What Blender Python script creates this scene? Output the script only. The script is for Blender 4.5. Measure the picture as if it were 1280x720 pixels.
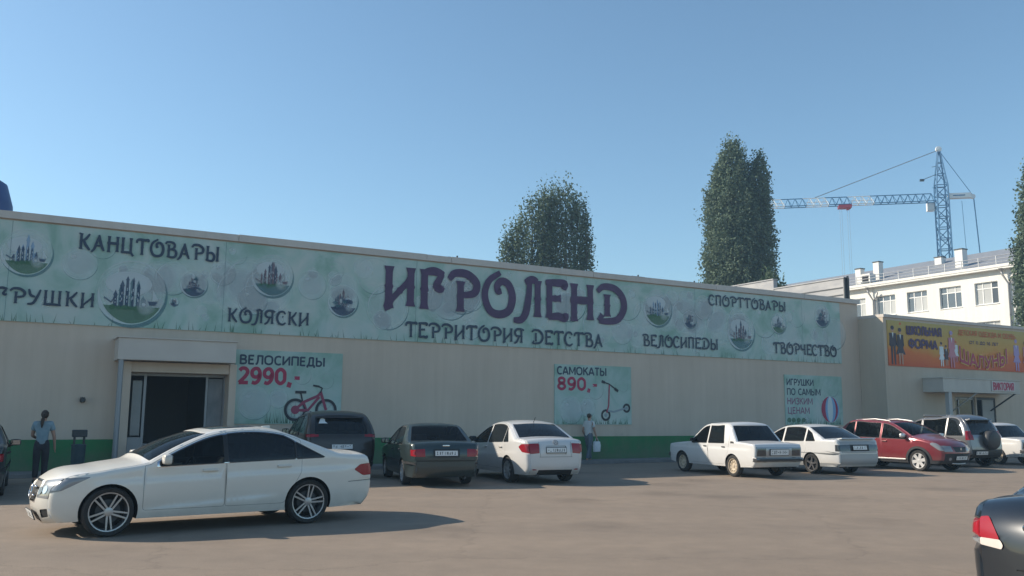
import bpy, bmesh, math, random
import numpy as np
from mathutils import Vector, Matrix
from mathutils.geometry import delaunay_2d_cdt

for o in list(bpy.data.objects):
    bpy.data.objects.remove(o)
SC = bpy.context.scene
COL = SC.collection
R = math.radians

# ------------------------------------------------------------------ camera
CAM_H = 1.63
HAZE = 0.0010                            # density of the summer haze (built with the buildings)
cam_data = bpy.data.cameras.new('camera')
cam = bpy.data.objects.new('camera', cam_data)
COL.objects.link(cam)
cam_data.sensor_width = 36.0
cam_data.lens = 36.0 * 1100 / 1280
cam_data.clip_start = 0.1
cam_data.clip_end = 3000
_p, _r = math.atan(159 / 1100), 0.0077
_f = Vector((0, math.cos(_p), math.sin(_p)))
_u0 = Vector((0, -math.sin(_p), math.cos(_p)))
_x0 = Vector((1, 0, 0))
_x = _x0 * math.cos(_r) + _u0 * math.sin(_r)
_u = _u0 * math.cos(_r) - _x0 * math.sin(_r)
cam.matrix_world = Matrix(((_x.x, _u.x, -_f.x, 0), (_x.y, _u.y, -_f.y, 0), (_x.z, _u.z, -_f.z, CAM_H), (0, 0, 0, 1)))
SC.camera = cam

# ------------------------------------------------------------------ sky, sun, exposure
SUN_EL, SUN_AZ = 31.0, 10.0            # elevation; degrees ahead of due left
sun_dir = Vector((-math.cos(R(SUN_AZ)) * math.cos(R(SUN_EL)), math.sin(R(SUN_AZ)) * math.cos(R(SUN_EL)), math.sin(R(SUN_EL))))
world = bpy.data.worlds.new('World')
SC.world = world
world.use_nodes = True
wn = world.node_tree
sky = wn.nodes.new('ShaderNodeTexSky')
sky.sky_type = 'NISHITA'
sky.sun_disc = False
sky.sun_elevation = R(SUN_EL)
sky.sun_rotation = math.atan2(sun_dir.x, sun_dir.y)
sky.altitude = 100
sky.air_density = 1.0
sky.dust_density = 0.6
sky.ozone_density = 2.6
bg = wn.nodes['Background']
bg.inputs['Strength'].default_value = 0.132
wb = wn.nodes.new('ShaderNodeMix')          # white balance of the daylight: a touch towards cyan
wb.data_type = 'RGBA'; wb.blend_type = 'MULTIPLY'
wb.inputs[0].default_value = 1.0
wb.inputs[7].default_value = (0.94, 1.055, 1.01, 1)
wn.links.new(sky.outputs[0], wb.inputs[6])
wn.links.new(wb.outputs[2], bg.inputs['Color'])
sun_data = bpy.data.lights.new('sun', 'SUN')
sun_data.energy = 5.0
sun_data.angle = R(0.5)
sun_data.color = (1.0, 0.885, 0.735)
sun = bpy.data.objects.new('sun', sun_data)
COL.objects.link(sun)
sun.rotation_euler = (-sun_dir).to_track_quat('-Z', 'Y').to_euler()
sun.location = (-40, 10, 40)
SC.view_settings.view_transform = 'Standard'
SC.view_settings.look = 'None'
SC.view_settings.gamma = 1
SC.view_settings.exposure = 0.34
SC.cycles.max_bounces = 8
SC.cycles.volume_bounces = 0
SC.cycles.transparent_max_bounces = 12
SC.cycles.use_denoising = True

# ------------------------------------------------------------------ helpers
def rnd(seed):
    return random.Random(seed)

class MB:
    """collects faces with material slots and builds ONE mesh object"""
    def __init__(s):
        s.v, s.f, s.m = [], [], []
    def add(s, vs, fs, m=0):
        b = len(s.v)
        s.v += [tuple(p) for p in vs]
        s.f += [tuple(i + b for i in f) for f in fs]
        s.m += [m] * len(fs)
        return s
    def box(s, x0, x1, y0, y1, z0, z1, m=0):
        return s.add([(x0, y0, z0), (x1, y0, z0), (x1, y1, z0), (x0, y1, z0), (x0, y0, z1), (x1, y0, z1), (x1, y1, z1), (x0, y1, z1)],
                     [(0, 3, 2, 1), (4, 5, 6, 7), (0, 1, 5, 4), (1, 2, 6, 5), (2, 3, 7, 6), (3, 0, 4, 7)], m)
    def prism(s, poly, axis, a, b, m=0):
        """poly: 2D outline; axis 'x','y' or 'z' is the extrusion axis from a to b"""
        def P(p, t):
            return {'x': (t, p[0], p[1]), 'y': (p[0], t, p[1]), 'z': (p[0], p[1], t)}[axis]
        n = len(poly)
        vs = [P(p, a) for p in poly] + [P(p, b) for p in poly]
        fs = [tuple(range(n)), tuple(range(2 * n - 1, n - 1, -1))]
        fs += [(i, i + n, (i + 1) % n + n, (i + 1) % n) for i in range(n)]
        return s.add(vs, fs, m)
    def tube(s, pts, r, n=8, m=0, caps=True):
        pts = [Vector(p) for p in pts]
        rs = r if isinstance(r, (list, tuple)) else [r] * len(pts)
        up = Vector((0, 0, 1))
        rings = []
        for i, p in enumerate(pts):
            t = (pts[min(i + 1, len(pts) - 1)] - pts[max(i - 1, 0)]).normalized()
            a = t.cross(up if abs(t.z) < 0.95 else Vector((1, 0, 0))).normalized()
            c = t.cross(a)
            rings.append([p + (a * math.cos(2 * math.pi * k / n) + c * math.sin(2 * math.pi * k / n)) * rs[i] for k in range(n)])
        vs = [q for g in rings for q in g]
        fs = []
        for i in range(len(pts) - 1):
            for k in range(n):
                fs.append((i * n + k, i * n + (k + 1) % n, (i + 1) * n + (k + 1) % n, (i + 1) * n + k))
        if caps:
            fs.append(tuple(range(n - 1, -1, -1)))
            fs.append(tuple((len(pts) - 1) * n + k for k in range(n)))
        return s.add(vs, fs, m)
    def lathe(s, prof, axis='z', n=24, m=0, c=(0, 0, 0), closed=False):
        """prof: (radius, height along axis)"""
        vs, fs = [], []
        for r, h in prof:
            for k in range(n):
                a = 2 * math.pi * k / n
                p = {'z': (r * math.cos(a), r * math.sin(a), h), 'y': (r * math.cos(a), h, r * math.sin(a)), 'x': (h, r * math.cos(a), r * math.sin(a))}[axis]
                vs.append((p[0] + c[0], p[1] + c[1], p[2] + c[2]))
        for i in range(len(prof) - 1):
            for k in range(n):
                fs.append((i * n + k, i * n + (k + 1) % n, (i + 1) * n + (k + 1) % n, (i + 1) * n + k))
        return s.add(vs, fs, m)
    def build(s, name, mats, parent=None, smooth=False, loc=(0, 0, 0), rz=0, angle=None, bevel=0):
        me = bpy.data.meshes.new(name)
        me.from_pydata(s.v, [], s.f)
        if not isinstance(mats, (list, tuple)):
            mats = [mats]
        for mt in mats:
            me.materials.append(mt)
        me.polygons.foreach_set('material_index', s.m)
        bm = bmesh.new()
        bm.from_mesh(me)
        bmesh.ops.recalc_face_normals(bm, faces=bm.faces)
        if bevel:
            bmesh.ops.bevel(bm, geom=[e for e in bm.edges if e.is_manifold and e.calc_face_angle(0) > 0.6], offset=bevel, segments=2, affect='EDGES', profile=0.6)
        bm.to_mesh(me)
        bm.free()
        if smooth:
            me.polygons.foreach_set('use_smooth', [True] * len(me.polygons))
            if angle is not None:
                me.set_sharp_from_angle(angle=R(angle))
        me.update()
        return link(name, me, parent, loc, rz)

def link(name, data, parent=None, loc=(0, 0, 0), rz=0):
    o = bpy.data.objects.new(name, data)
    COL.objects.link(o)
    o.location = loc
    o.rotation_euler = (0, 0, rz)
    if parent:
        o.parent = parent
    return o

def tag(o, label=None, cat=None, group=None, kind=None):
    if label: o['label'] = label
    if cat: o['category'] = cat
    if group: o['group'] = group
    if kind: o['kind'] = kind
    return o

def thing(name, label, cat, loc=(0, 0, 0), rz=0, group=None):
    return tag(link(name, None, None, loc, rz), label, cat, group)

def copy_tree(o, parent=None):
    c = o.copy()
    COL.objects.link(c)
    c.parent = parent
    for ch in list(o.children):
        copy_tree(ch, c)
    return c

# ------------------------------------------------------------------ materials
_mats = {}
def mat(name, color=(0.5, 0.5, 0.5), rough=0.6, metal=0.0, coat=0.0, spec=0.5, **kw):
    if name in _mats:
        return _mats[name]
    m = bpy.data.materials.new(name)
    m.use_nodes = True
    b = m.node_tree.nodes['Principled BSDF']
    b.inputs['Base Color'].default_value = (*color, 1)
    b.inputs['Roughness'].default_value = rough
    b.inputs['Metallic'].default_value = metal
    b.inputs['Coat Weight'].default_value = coat
    b.inputs['Coat Roughness'].default_value = 0.05
    b.inputs['Specular IOR Level'].default_value = spec
    _mats[name] = m
    return m

def N(m, t, **inp):
    n = m.node_tree.nodes.new(t)
    for k, v in inp.items():
        if k in n.inputs:
            n.inputs[k].default_value = v
        else:
            setattr(n, k, v)
    return n

def L(m, a, ao, b, bi):
    m.node_tree.links.new(a.outputs[ao], b.inputs[bi])

def noisy(name, c1, c2, scale=3.0, detail=6, rough=0.8, bump=0.0, bscale=None, lo=0.35, hi=0.65, stretch=(1, 1, 1), **kw):
    """two-tone noise material in object space"""
    if name in _mats:
        return _mats[name]
    m = mat(name, c1, rough, **kw)
    b = m.node_tree.nodes['Principled BSDF']
    tc = N(m, 'ShaderNodeTexCoord')
    mp = N(m, 'ShaderNodeMapping')
    mp.inputs['Scale'].default_value = stretch
    L(m, tc, 'Object', mp, 'Vector')
    nz = N(m, 'ShaderNodeTexNoise', Scale=scale, Detail=detail, Roughness=0.6)
    L(m, mp, 'Vector', nz, 'Vector')
    cr = N(m, 'ShaderNodeValToRGB')
    cr.color_ramp.elements[0].position = lo
    cr.color_ramp.elements[1].position = hi
    cr.color_ramp.elements[0].color = (*c1, 1)
    cr.color_ramp.elements[1].color = (*c2, 1)
    L(m, nz, 'Fac', cr, 'Fac')
    L(m, cr, 'Color', b, 'Base Color')
    if bump:
        n2 = N(m, 'ShaderNodeTexNoise', Scale=bscale or scale * 8, Detail=4)
        L(m, mp, 'Vector', n2, 'Vector')
        bp = N(m, 'ShaderNodeBump', Strength=bump, Distance=0.02)
        L(m, n2, 'Fac', bp, 'Height')
        L(m, bp, 'Normal', b, 'Normal')
    return m

WHITE_STEEL = mat('white_painted_steel', (0.78, 0.78, 0.76), 0.45)
GREY_STEEL = mat('grey_steel', (0.30, 0.31, 0.32), 0.5, 0.4)
DARK_METAL = mat('dark_metal', (0.05, 0.055, 0.06), 0.5, 0.3)
RUBBER = noisy('tyre_rubber', (0.018, 0.018, 0.018), (0.035, 0.033, 0.03), 9, rough=0.85)
BLACK_PLASTIC = mat('black_plastic', (0.022, 0.023, 0.025), 0.55)
CHROME = mat('chrome', (0.75, 0.76, 0.78), 0.15, 1.0)
ALLOY = mat('alloy', (0.42, 0.43, 0.44), 0.35, 0.8)
SILVER_STEEL = mat('silver_painted_steel', (0.55, 0.55, 0.54), 0.4, 0.5)
INTERIOR = mat('interior_fabric', (0.045, 0.045, 0.05), 0.9)
UNDER = mat('underbody', (0.012, 0.012, 0.013), 0.9)
RED_LENS = mat('red_lens', (0.30, 0.010, 0.020), 0.25, coat=0.15)
CLEAR_LENS = mat('clear_lens', (0.25, 0.26, 0.275), 0.2, 0.1, coat=0.7)
MIRROR = mat('mirror_glass', (.30, .32, .34), 0.05, 1.0)
AMBER_LENS = mat('amber_lens', (0.55, 0.16, 0.02), 0.15, coat=0.6)
DARK_LENS = mat('dark_lens', (0.06, 0.065, 0.07), 0.1, 0.3, coat=0.8)
PLATE = mat('plate_white', (0.72, 0.72, 0.70), 0.4)
PLATE_INK = mat('plate_ink', (0.03, 0.03, 0.03), 0.5)

def glass_mat(name, tint, trans):
    if name in _mats:
        return _mats[name]
    m = bpy.data.materials.new(name)
    m.use_nodes = True
    nt = m.node_tree
    b = nt.nodes['Principled BSDF']
    b.inputs['Base Color'].default_value = (0.012, 0.015, 0.017, 1)
    b.inputs['Roughness'].default_value = 0.03
    b.inputs['Specular IOR Level'].default_value = 0.6
    tr = nt.nodes.new('ShaderNodeBsdfTransparent')
    tr.inputs['Color'].default_value = (*tint, 1)
    mx = nt.nodes.new('ShaderNodeMixShader')
    fr = nt.nodes.new('ShaderNodeFresnel')
    fr.inputs['IOR'].default_value = 1.5
    mt = nt.nodes.new('ShaderNodeMath')
    mt.operation = 'MULTIPLY_ADD'
    mt.inputs[1].default_value = 1.0
    mt.inputs[2].default_value = 1.0 - trans
    mt.use_clamp = True
    nt.links.new(fr.outputs[0], mt.inputs[0])
    nt.links.new(mt.outputs[0], mx.inputs[0])
    nt.links.new(tr.outputs[0], mx.inputs[1])
    nt.links.new(b.outputs[0], mx.inputs[2])
    nt.links.new(mx.outputs[0], nt.nodes['Material Output'].inputs[0])
    _mats[name] = m
    return m
GLASS = glass_mat('car_glass', (0.55, 0.62, 0.60), 0.80)
TINT = glass_mat('tinted_car_glass', (0.25, 0.27, 0.28), 0.35)

def paint(name, color, metallic=0.0, rough=0.35, coat=0.9, dirt=(0.30, 0.26, 0.21), dirt_h=0.55):
    """car paint with a dusty lower body; the inner side of the sheet is dark lining"""
    if name in _mats:
        return _mats[name]
    m = mat(name, color, rough, metallic, coat)
    nt = m.node_tree
    b = nt.nodes['Principled BSDF']
    tc = N(m, 'ShaderNodeTexCoord')
    sp = N(m, 'ShaderNodeSeparateXYZ')
    L(m, tc, 'Object', sp, 'Vector')
    mr = N(m, 'ShaderNodeMapRange')
    mr.inputs[1].default_value = dirt_h
    mr.inputs[2].default_value = 0.15
    mr.inputs[3].default_value = 0.0
    mr.inputs[4].default_value = 0.62
    L(m, sp, 'Z', mr, 0)
    nz = N(m, 'ShaderNodeTexNoise', Scale=4.0, Detail=8, Roughness=0.65)
    L(m, tc, 'Object', nz, 'Vector')
    mu = N(m, 'ShaderNodeMath', operation='MULTIPLY')
    L(m, mr, 0, mu, 0)
    L(m, nz, 'Fac', mu, 1)
    ad = N(m, 'ShaderNodeMath', operation='MULTIPLY_ADD')
    L(m, nz, 'Fac', ad, 0)
    ad.inputs[1].default_value = 0.10
    L(m, mu, 0, ad, 2)
    mx = N(m, 'ShaderNodeMix', data_type='RGBA')
    mx.inputs[6].default_value = (*color, 1)
    mx.inputs[7].default_value = (*dirt, 1)
    L(m, ad, 0, mx, 0)
    L(m, mx, 2, b, 'Base Color')
    geo = N(m, 'ShaderNodeNewGeometry')
    df = N(m, 'ShaderNodeBsdfDiffuse')
    df.inputs['Color'].default_value = (0.02, 0.02, 0.022, 1)
    ms = N(m, 'ShaderNodeMixShader')
    L(m, geo, 'Backfacing', ms, 0)
    L(m, b, 0, ms, 1)
    L(m, df, 0, ms, 2)
    nt.links.new(ms.outputs[0], nt.nodes['Material Output'].inputs[0])
    return m
# ------------------------------------------------------------------ lettering: every glyph is a set of strokes
# (width factor, [(x, y) ...], smooth) on a unit-height box; first entry is the advance width
PLAIN = {
 'А': (.72, [(1, [(.02, 0), (.34, 1)], 0), (1, [(.36, 1), (.70, 0)], 0), (1, [(.16, .30), (.56, .30)], 0)]),
 'Б': (.64, [(1, [(.08, 0), (.08, 1)], 0), (1, [(.08, .94), (.54, .94)], 0), (1, [(.08, .56), (.36, .56), (.54, .44), (.56, .28), (.44, .08), (.08, .06)], 1)]),
 'В': (.66, [(1, [(.08, 0), (.08, 1)], 0), (1, [(.08, .94), (.36, .94), (.52, .84), (.50, .62), (.34, .53), (.08, .53)], 1), (1, [(.08, .52), (.38, .52), (.57, .38), (.55, .16), (.38, .06), (.08, .06)], 1)]),
 'Г': (.54, [(1, [(.08, 0), (.08, 1)], 0), (1, [(.08, .94), (.50, .94)], 0)]),
 'Д': (.76, [(1, [(.02, .07), (.74, .07)], 0), (1, [(.05, .1), (.05, -.18)], 0), (1, [(.71, .1), (.71, -.18)], 0), (1, [(.14, .08), (.22, .4), (.25, .95)], 1), (1, [(.22, .94), (.60, .94)], 0), (1, [(.59, 1), (.59, .05)], 0)]),
 'Е': (.58, [(1, [(.08, 0), (.08, 1)], 0), (1, [(.08, .94), (.52, .94)], 0), (1, [(.08, .52), (.47, .52)], 0), (1, [(.08, .06), (.53, .06)], 0)]),
 'Ж': (1.0, [(1, [(.50, 0), (.50, 1)], 0), (1, [(.06, 1), (.48, .5), (.02, 0)], 0), (1, [(.94, 1), (.52, .5), (.98, 0)], 0)]),
 'З': (.58, [(1, [(.05, .84), (.25, .95), (.46, .88), (.48, .66), (.30, .53)], 1), (1, [(.20, .53), (.44, .48), (.53, .27), (.38, .06), (.18, .05), (.03, .16)], 1)]),
 'И': (.74, [(1, [(.08, 0), (.08, 1)], 0), (1, [(.66, 0), (.66, 1)], 0), (1, [(.10, .12), (.64, .88)], 0)]),
 'Й': (.74, [(1, [(.08, 0), (.08, 1)], 0), (1, [(.66, 0), (.66, 1)], 0), (1, [(.10, .12), (.64, .88)], 0), (.7, [(.22, 1.2), (.37, 1.1), (.52, 1.2)], 1)]),
 'К': (.66, [(1, [(.08, 0), (.08, 1)], 0), (1, [(.60, 1), (.10, .46)], 0), (1, [(.26, .60), (.64, 0)], 0)]),
 'Л': (.70, [(1, [(.62, 0), (.62, 1)], 0), (1, [(.20, .94), (.62, .94)], 0), (1, [(.22, 1), (.20, .4), (.12, .08), (.0, .04)], 1)]),
 'М': (.88, [(1, [(.08, 0), (.08, 1)], 0), (1, [(.80, 0), (.80, 1)], 0), (1, [(.10, .95), (.44, .22), (.78, .95)], 0)]),
 'Н': (.72, [(1, [(.08, 0), (.08, 1)], 0), (1, [(.64, 0), (.64, 1)], 0), (1, [(.08, .53), (.64, .53)], 0)]),
 'О': (.82, [(1, [(.40, .95), (.12, .82), (.07, .5), (.13, .18), (.40, .05), (.68, .18), (.74, .5), (.68, .82), (.40, .95)], 1)]),
 'П': (.72, [(1, [(.08, 0), (.08, 1)], 0), (1, [(.64, 0), (.64, 1)], 0), (1, [(.08, .94), (.64, .94)], 0)]),
 'Р': (.62, [(1, [(.08, 0), (.08, 1)], 0), (1, [(.08, .94), (.40, .94), (.56, .78), (.54, .56), (.38, .44), (.08, .44)], 1)]),
 'С': (.66, [(1, [(.62, .86), (.42, .95), (.16, .84), (.07, .5), (.16, .16), (.42, .05), (.62, .14)], 1)]),
 'Т': (.62, [(1, [(.31, 0), (.31, 1)], 0), (1, [(.02, .94), (.60, .94)], 0)]),
 'У': (.66, [(1, [(.02, 1), (.34, .38)], 0), (1, [(.64, 1), (.36, .36), (.24, .08), (.05, .06)], 1)]),
 'Ф': (.86, [(1, [(.43, -.05), (.43, 1.05)], 0), (1, [(.43, .84), (.16, .78), (.06, .52), (.16, .26), (.43, .2), (.70, .26), (.80, .52), (.70, .78), (.43, .84)], 1)]),
 'Х': (.66, [(1, [(.02, 0), (.62, 1)], 0), (1, [(.62, 0), (.02, 1)], 0)]),
 'Ц': (.76, [(1, [(.08, 0), (.08, 1)], 0), (1, [(.60, 0), (.60, 1)], 0), (1, [(.08, .06), (.72, .06)], 0), (1, [(.70, .1), (.70, -.18)], 0)]),
 'Ш': (.98, [(1, [(.08, 0), (.08, 1)], 0), (1, [(.49, 0), (.49, 1)], 0), (1, [(.90, 0), (.90, 1)], 0), (1, [(.08, .06), (.90, .06)], 0)]),
 'Ы': (.88, [(1, [(.08, 0), (.08, 1)], 0), (1, [(.08, .56), (.36, .56), (.52, .44), (.53, .22), (.38, .06), (.08, .06)], 1), (1, [(.80, 0), (.80, 1)], 0)]),
 'Ь': (.62, [(1, [(.08, 0), (.08, 1)], 0), (1, [(.08, .56), (.38, .56), (.55, .44), (.56, .22), (.40, .06), (.08, .06)], 1)]),
 'Я': (.66, [(1, [(.58, 0), (.58, 1)], 0), (1, [(.58, .94), (.26, .94), (.10, .80), (.11, .58), (.28, .46), (.58, .46)], 1), (1, [(.30, .46), (.04, 0)], 0)]),
 '0': (.66, [(1, [(.32, .95), (.10, .78), (.07, .5), (.10, .22), (.32, .05), (.54, .22), (.57, .5), (.54, .78), (.32, .95)], 1)]),
 '1': (.44, [(1, [(.28, 0), (.28, 1)], 0), (1, [(.28, .97), (.05, .78)], 0)]),
 '2': (.62, [(1, [(.07, .80), (.20, .94), (.42, .93), (.54, .74), (.42, .46), (.06, .05)], 1), (1, [(.04, .06), (.58, .06)], 0)]),
 '6': (.64, [(1, [(.54, .90), (.34, .95), (.14, .74), (.08, .36), (.20, .08), (.40, .06), (.55, .22), (.54, .46), (.38, .58), (.20, .54), (.10, .38)], 1)]),
 '8': (.64, [(1, [(.31, .95), (.12, .84), (.14, .62), (.31, .53), (.50, .40), (.54, .20), (.31, .05), (.08, .20), (.12, .40), (.31, .53), (.48, .62), (.50, .84), (.31, .95)], 1)]),
 '9': (.64, [(1, [(.09, .10), (.30, .05), (.50, .26), (.56, .64), (.44, .92), (.24, .94), (.09, .78), (.10, .54), (.26, .42), (.44, .46), (.54, .62)], 1)]),
 ',': (.26, [(1.2, [(.15, .14), (.06, -.18)], 0)]),
 '-': (.44, [(1, [(.05, .42), (.38, .42)], 0)]),
 ' ': (.36, []),
}
# storybook capitals of the long banner: curled arms, flared stems
FANCY = {
 'А': (.76, [(1, [(.36, 1), (.50, .45), (.70, 0)], 1), (.9, [(.40, .98), (.24, .5), (.12, .1), (-.06, -.12)], 1), (.7, [(.18, .30), (.58, .32)], 0)]),
 'В': (.78, [(1, [(.22, 0), (.22, .84)], 0), (.9, [(.0, .84), (.10, .98), (.46, .98), (.60, .80), (.50, .58), (.26, .52)], 1), (.95, [(.26, .52), (.60, .50), (.72, .26), (.56, .02), (.10, .04)], 1)]),
 'Г': (.70, [(1, [(.14, 0), (.14, 1)], 0), (1, [(.14, .93), (.40, .97), (.66, .90)], 1), (.9, [(.62, .92), (.52, .74), (.46, .60), (.56, .52), (.64, .60)], 1)]),
 'Д': (.98, [(1, [(.34, .16), (.34, .78)], 0), (1, [(.02, .84), (.22, .99), (.60, .96), (.86, .72), (.90, .40), (.70, .10), (.36, .02), (.06, .02)], 1), (.8, [(.06, .02), (.18, .20)], 0)]),
 'Е': (.68, [(1, [(.14, 0), (.14, 1)], 0), (1, [(.02, .96), (.36, .97), (.62, .96), (.58, .80)], 1), (.9, [(.14, .53), (.50, .55)], 0), (1, [(.10, .02), (.40, .06), (.62, .02), (.66, .16)], 1)]),
 'И': (.80, [(1, [(.12, 0), (.12, 1)], 0), (1, [(.68, .04), (.68, 1)], 0), (.8, [(.14, .12), (.66, .70)], 0), (.7, [(.02, -.06), (.22, .04)], 0)]),
 'К': (.76, [(1, [(.16, 0), (.16, 1)], 0), (.9, [(.66, 1), (.42, .66), (.18, .50)], 1), (1, [(.32, .56), (.44, .30), (.70, -.02)], 1), (.6, [(.02, 1.0), (.16, .96)], 0)]),
 'Л': (.74, [(1, [(.62, 0), (.62, .98)], 0), (1, [(.24, .90), (.44, .99), (.62, .95)], 1), (.95, [(.38, .94), (.34, .5), (.26, .1), (.12, -.1), (-.10, -.12)], 1)]),
 'Н': (.78, [(1, [(.14, -.04), (.14, 1)], 0), (1, [(.66, .02), (.66, 1)], 0), (1, [(.02, .56), (.40, .55), (.76, .56)], 1)]),
 'О': (.90, [(1, [(.50, 1.10), (.18, .86), (.06, .48), (.20, .10), (.48, .0), (.76, .12), (.86, .46), (.76, .78), (.56, .88), (.42, .76), (.44, .60), (.54, .62)], 1)]),
 'П': (.76, [(1, [(.14, 0), (.14, 1)], 0), (1, [(.62, -.02), (.62, .98)], 0), (1, [(.0, .92), (.36, .98), (.74, .93)], 1)]),
 'Р': (.84, [(1, [(.32, 0), (.32, .78)], 0), (1, [(.0, .80), (.16, .97), (.50, .97), (.76, .76), (.70, .50), (.36, .42)], 1)]),
 'С': (.74, [(1, [(.66, .78), (.52, .96), (.26, .94), (.08, .68), (.06, .36), (.22, .06), (.48, .0), (.70, .14)], 1), (.8, [(.42, .60), (.52, .56)], 0)]),
 'Т': (.80, [(1, [(.40, -.02), (.40, .94)], 0), (1, [(.04, .72), (.08, .90), (.24, .97), (.56, .95), (.76, .98), (.78, .84)], 1)]),
 'У': (.72, [(1, [(.04, 1), (.14, .62), (.38, .50)], 1), (1, [(.66, 1), (.50, .5), (.30, .08), (.0, .0)], 1)]),
 'Ц': (.84, [(1, [(.12, 0), (.12, 1)], 0), (1, [(.62, 0), (.62, 1)], 0), (1, [(.10, .06), (.66, .06)], 0), (.9, [(.64, .06), (.80, -.16)], 0)]),
 'Ч': (.76, [(1, [(.10, 1), (.10, .68), (.28, .48), (.58, .52)], 1), (1, [(.60, -.02), (.60, 1)], 0)]),
 'Ш': (1.06, [(1, [(.12, 0), (.12, 1)], 0), (1, [(.50, .02), (.50, 1)], 0), (1, [(.88, -.02), (.88, 1)], 0), (1, [(.04, .03), (.50, .07), (.98, .03)], 1)]),
 'Ы': (.98, [(1, [(.14, 0), (.14, 1)], 0), (1, [(.14, .52), (.44, .54), (.60, .30), (.46, .02), (.02, .06)], 1), (1, [(.82, 0), (.82, 1)], 0)]),
 'Я': (.82, [(1, [(.60, 0), (.60, .96)], 0), (1, [(.80, .90), (.60, .98), (.24, .96), (.08, .74), (.20, .50), (.60, .48)], 1), (.9, [(.42, .48), (.24, .1), (.02, -.06)], 1)]),
 ' ': (.42, []),
}

def smooth_path(pts, k=7):
    pts = [Vector(p) for p in pts]
    out = []
    n = len(pts)
    closed = (pts[0] - pts[-1]).length < 1e-6
    for i in range(n - 1):
        p1, p2 = pts[i], pts[i + 1]
        p0 = pts[i - 1] if i > 0 else (pts[-2] if closed else p1 * 2 - p2)
        p3 = pts[i + 2] if i + 2 < n else (pts[1] if closed else p2 * 2 - p1)
        for j in range(k):
            t = j / k
            out.append(0.5 * ((2 * p1) + (p2 - p0) * t + (2 * p0 - 5 * p1 + 4 * p2 - p3) * t * t + (3 * p1 - p0 - 3 * p2 + p3) * t ** 3))
    out.append(pts[-1])
    return out

def write(mb, text, x0, x1, zb, h, y, weight=.15, font=PLAIN, m=0, slope=0.0, curve=None):
    """strokes of `text` between x0 and x1, baseline zb, facing -y; each stroke sits a hair in front of the last"""
    g = [font.get(c) or PLAIN[c] for c in text]
    adv = sum(a for a, _ in g) + 0.10 * (len(g) - 1)
    sx = (x1 - x0) / adv
    x = x0
    fancy = font is FANCY
    for a, strokes in g:
        for si, (wf, pts, sm) in enumerate(strokes):
            path = [Vector((px * sx, py * h)) for px, py in (pts)]
            path = smooth_path(path) if sm else path
            if fancy and not sm and len(path) == 2:
                path = [path[0].lerp(path[1], t) for t in (0, .05, .14, .44, .50, .56, .86, .95, 1)]
                prof = [1.45, 1.25, 1.0, 1.0, 1.28 if a > .6 else 1.0, 1.0, 1.0, 1.25, 1.45]
            else:
                n = len(path)
                prof = [1.0] * n
                if fancy and n > 4:
                    prof = [0.72 + 0.45 * math.sin(math.pi * i / (n - 1)) ** .6 for i in range(n)]
            wd = weight * wf * min(h, sx * 1.15) * 0.5
            L_, R_ = [], []
            cl = (path[0] - path[-1]).length < 1e-6
            for i, p in enumerate(path):
                if cl and i in (0, len(path) - 1):
                    t = path[1] - path[-2]
                else:
                    t = path[min(i + 1, len(path) - 1)] - path[max(i - 1, 0)]
                t.normalize()
                q = Vector((-t.y, t.x))
                L_.append(p + q * wd * prof[i])
                R_.append(p - q * wd * prof[i])
            yy = y - 0.0012 * si
            def W(p):
                X, Z = x + p.x, zb + p.y
                if curve:
                    X, Z = curve(X, Z)
                return (X, yy, Z + slope * (X - x0))
            vs = [W(p) for p in L_] + [W(p) for p in R_]
            k = len(L_)
            mb.add(vs, [(i, i + 1, k + i + 1, k + i) for i in range(k - 1)], m)
        x += (a + 0.10) * sx
    return mb
def face_front(o):
    """printed sheets: make every face look to the front (-y)"""
    bm = bmesh.new(); bm.from_mesh(o.data)
    for f in bm.faces:
        f.normal_update()
        if f.normal.y > 0: f.normal_flip()
    bm.to_mesh(o.data); bm.free()
    return o
# ------------------------------------------------------------------ the store's own frame: u along the front, v into the building
BO = Vector((6.785, 34.26, 0))
RZ = R(29.59)
def bw(u, v, z=0.0):
    return Vector((BO.x + u * math.cos(RZ) - v * math.sin(RZ), BO.y + u * math.sin(RZ) + v * math.cos(RZ), z))

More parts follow.
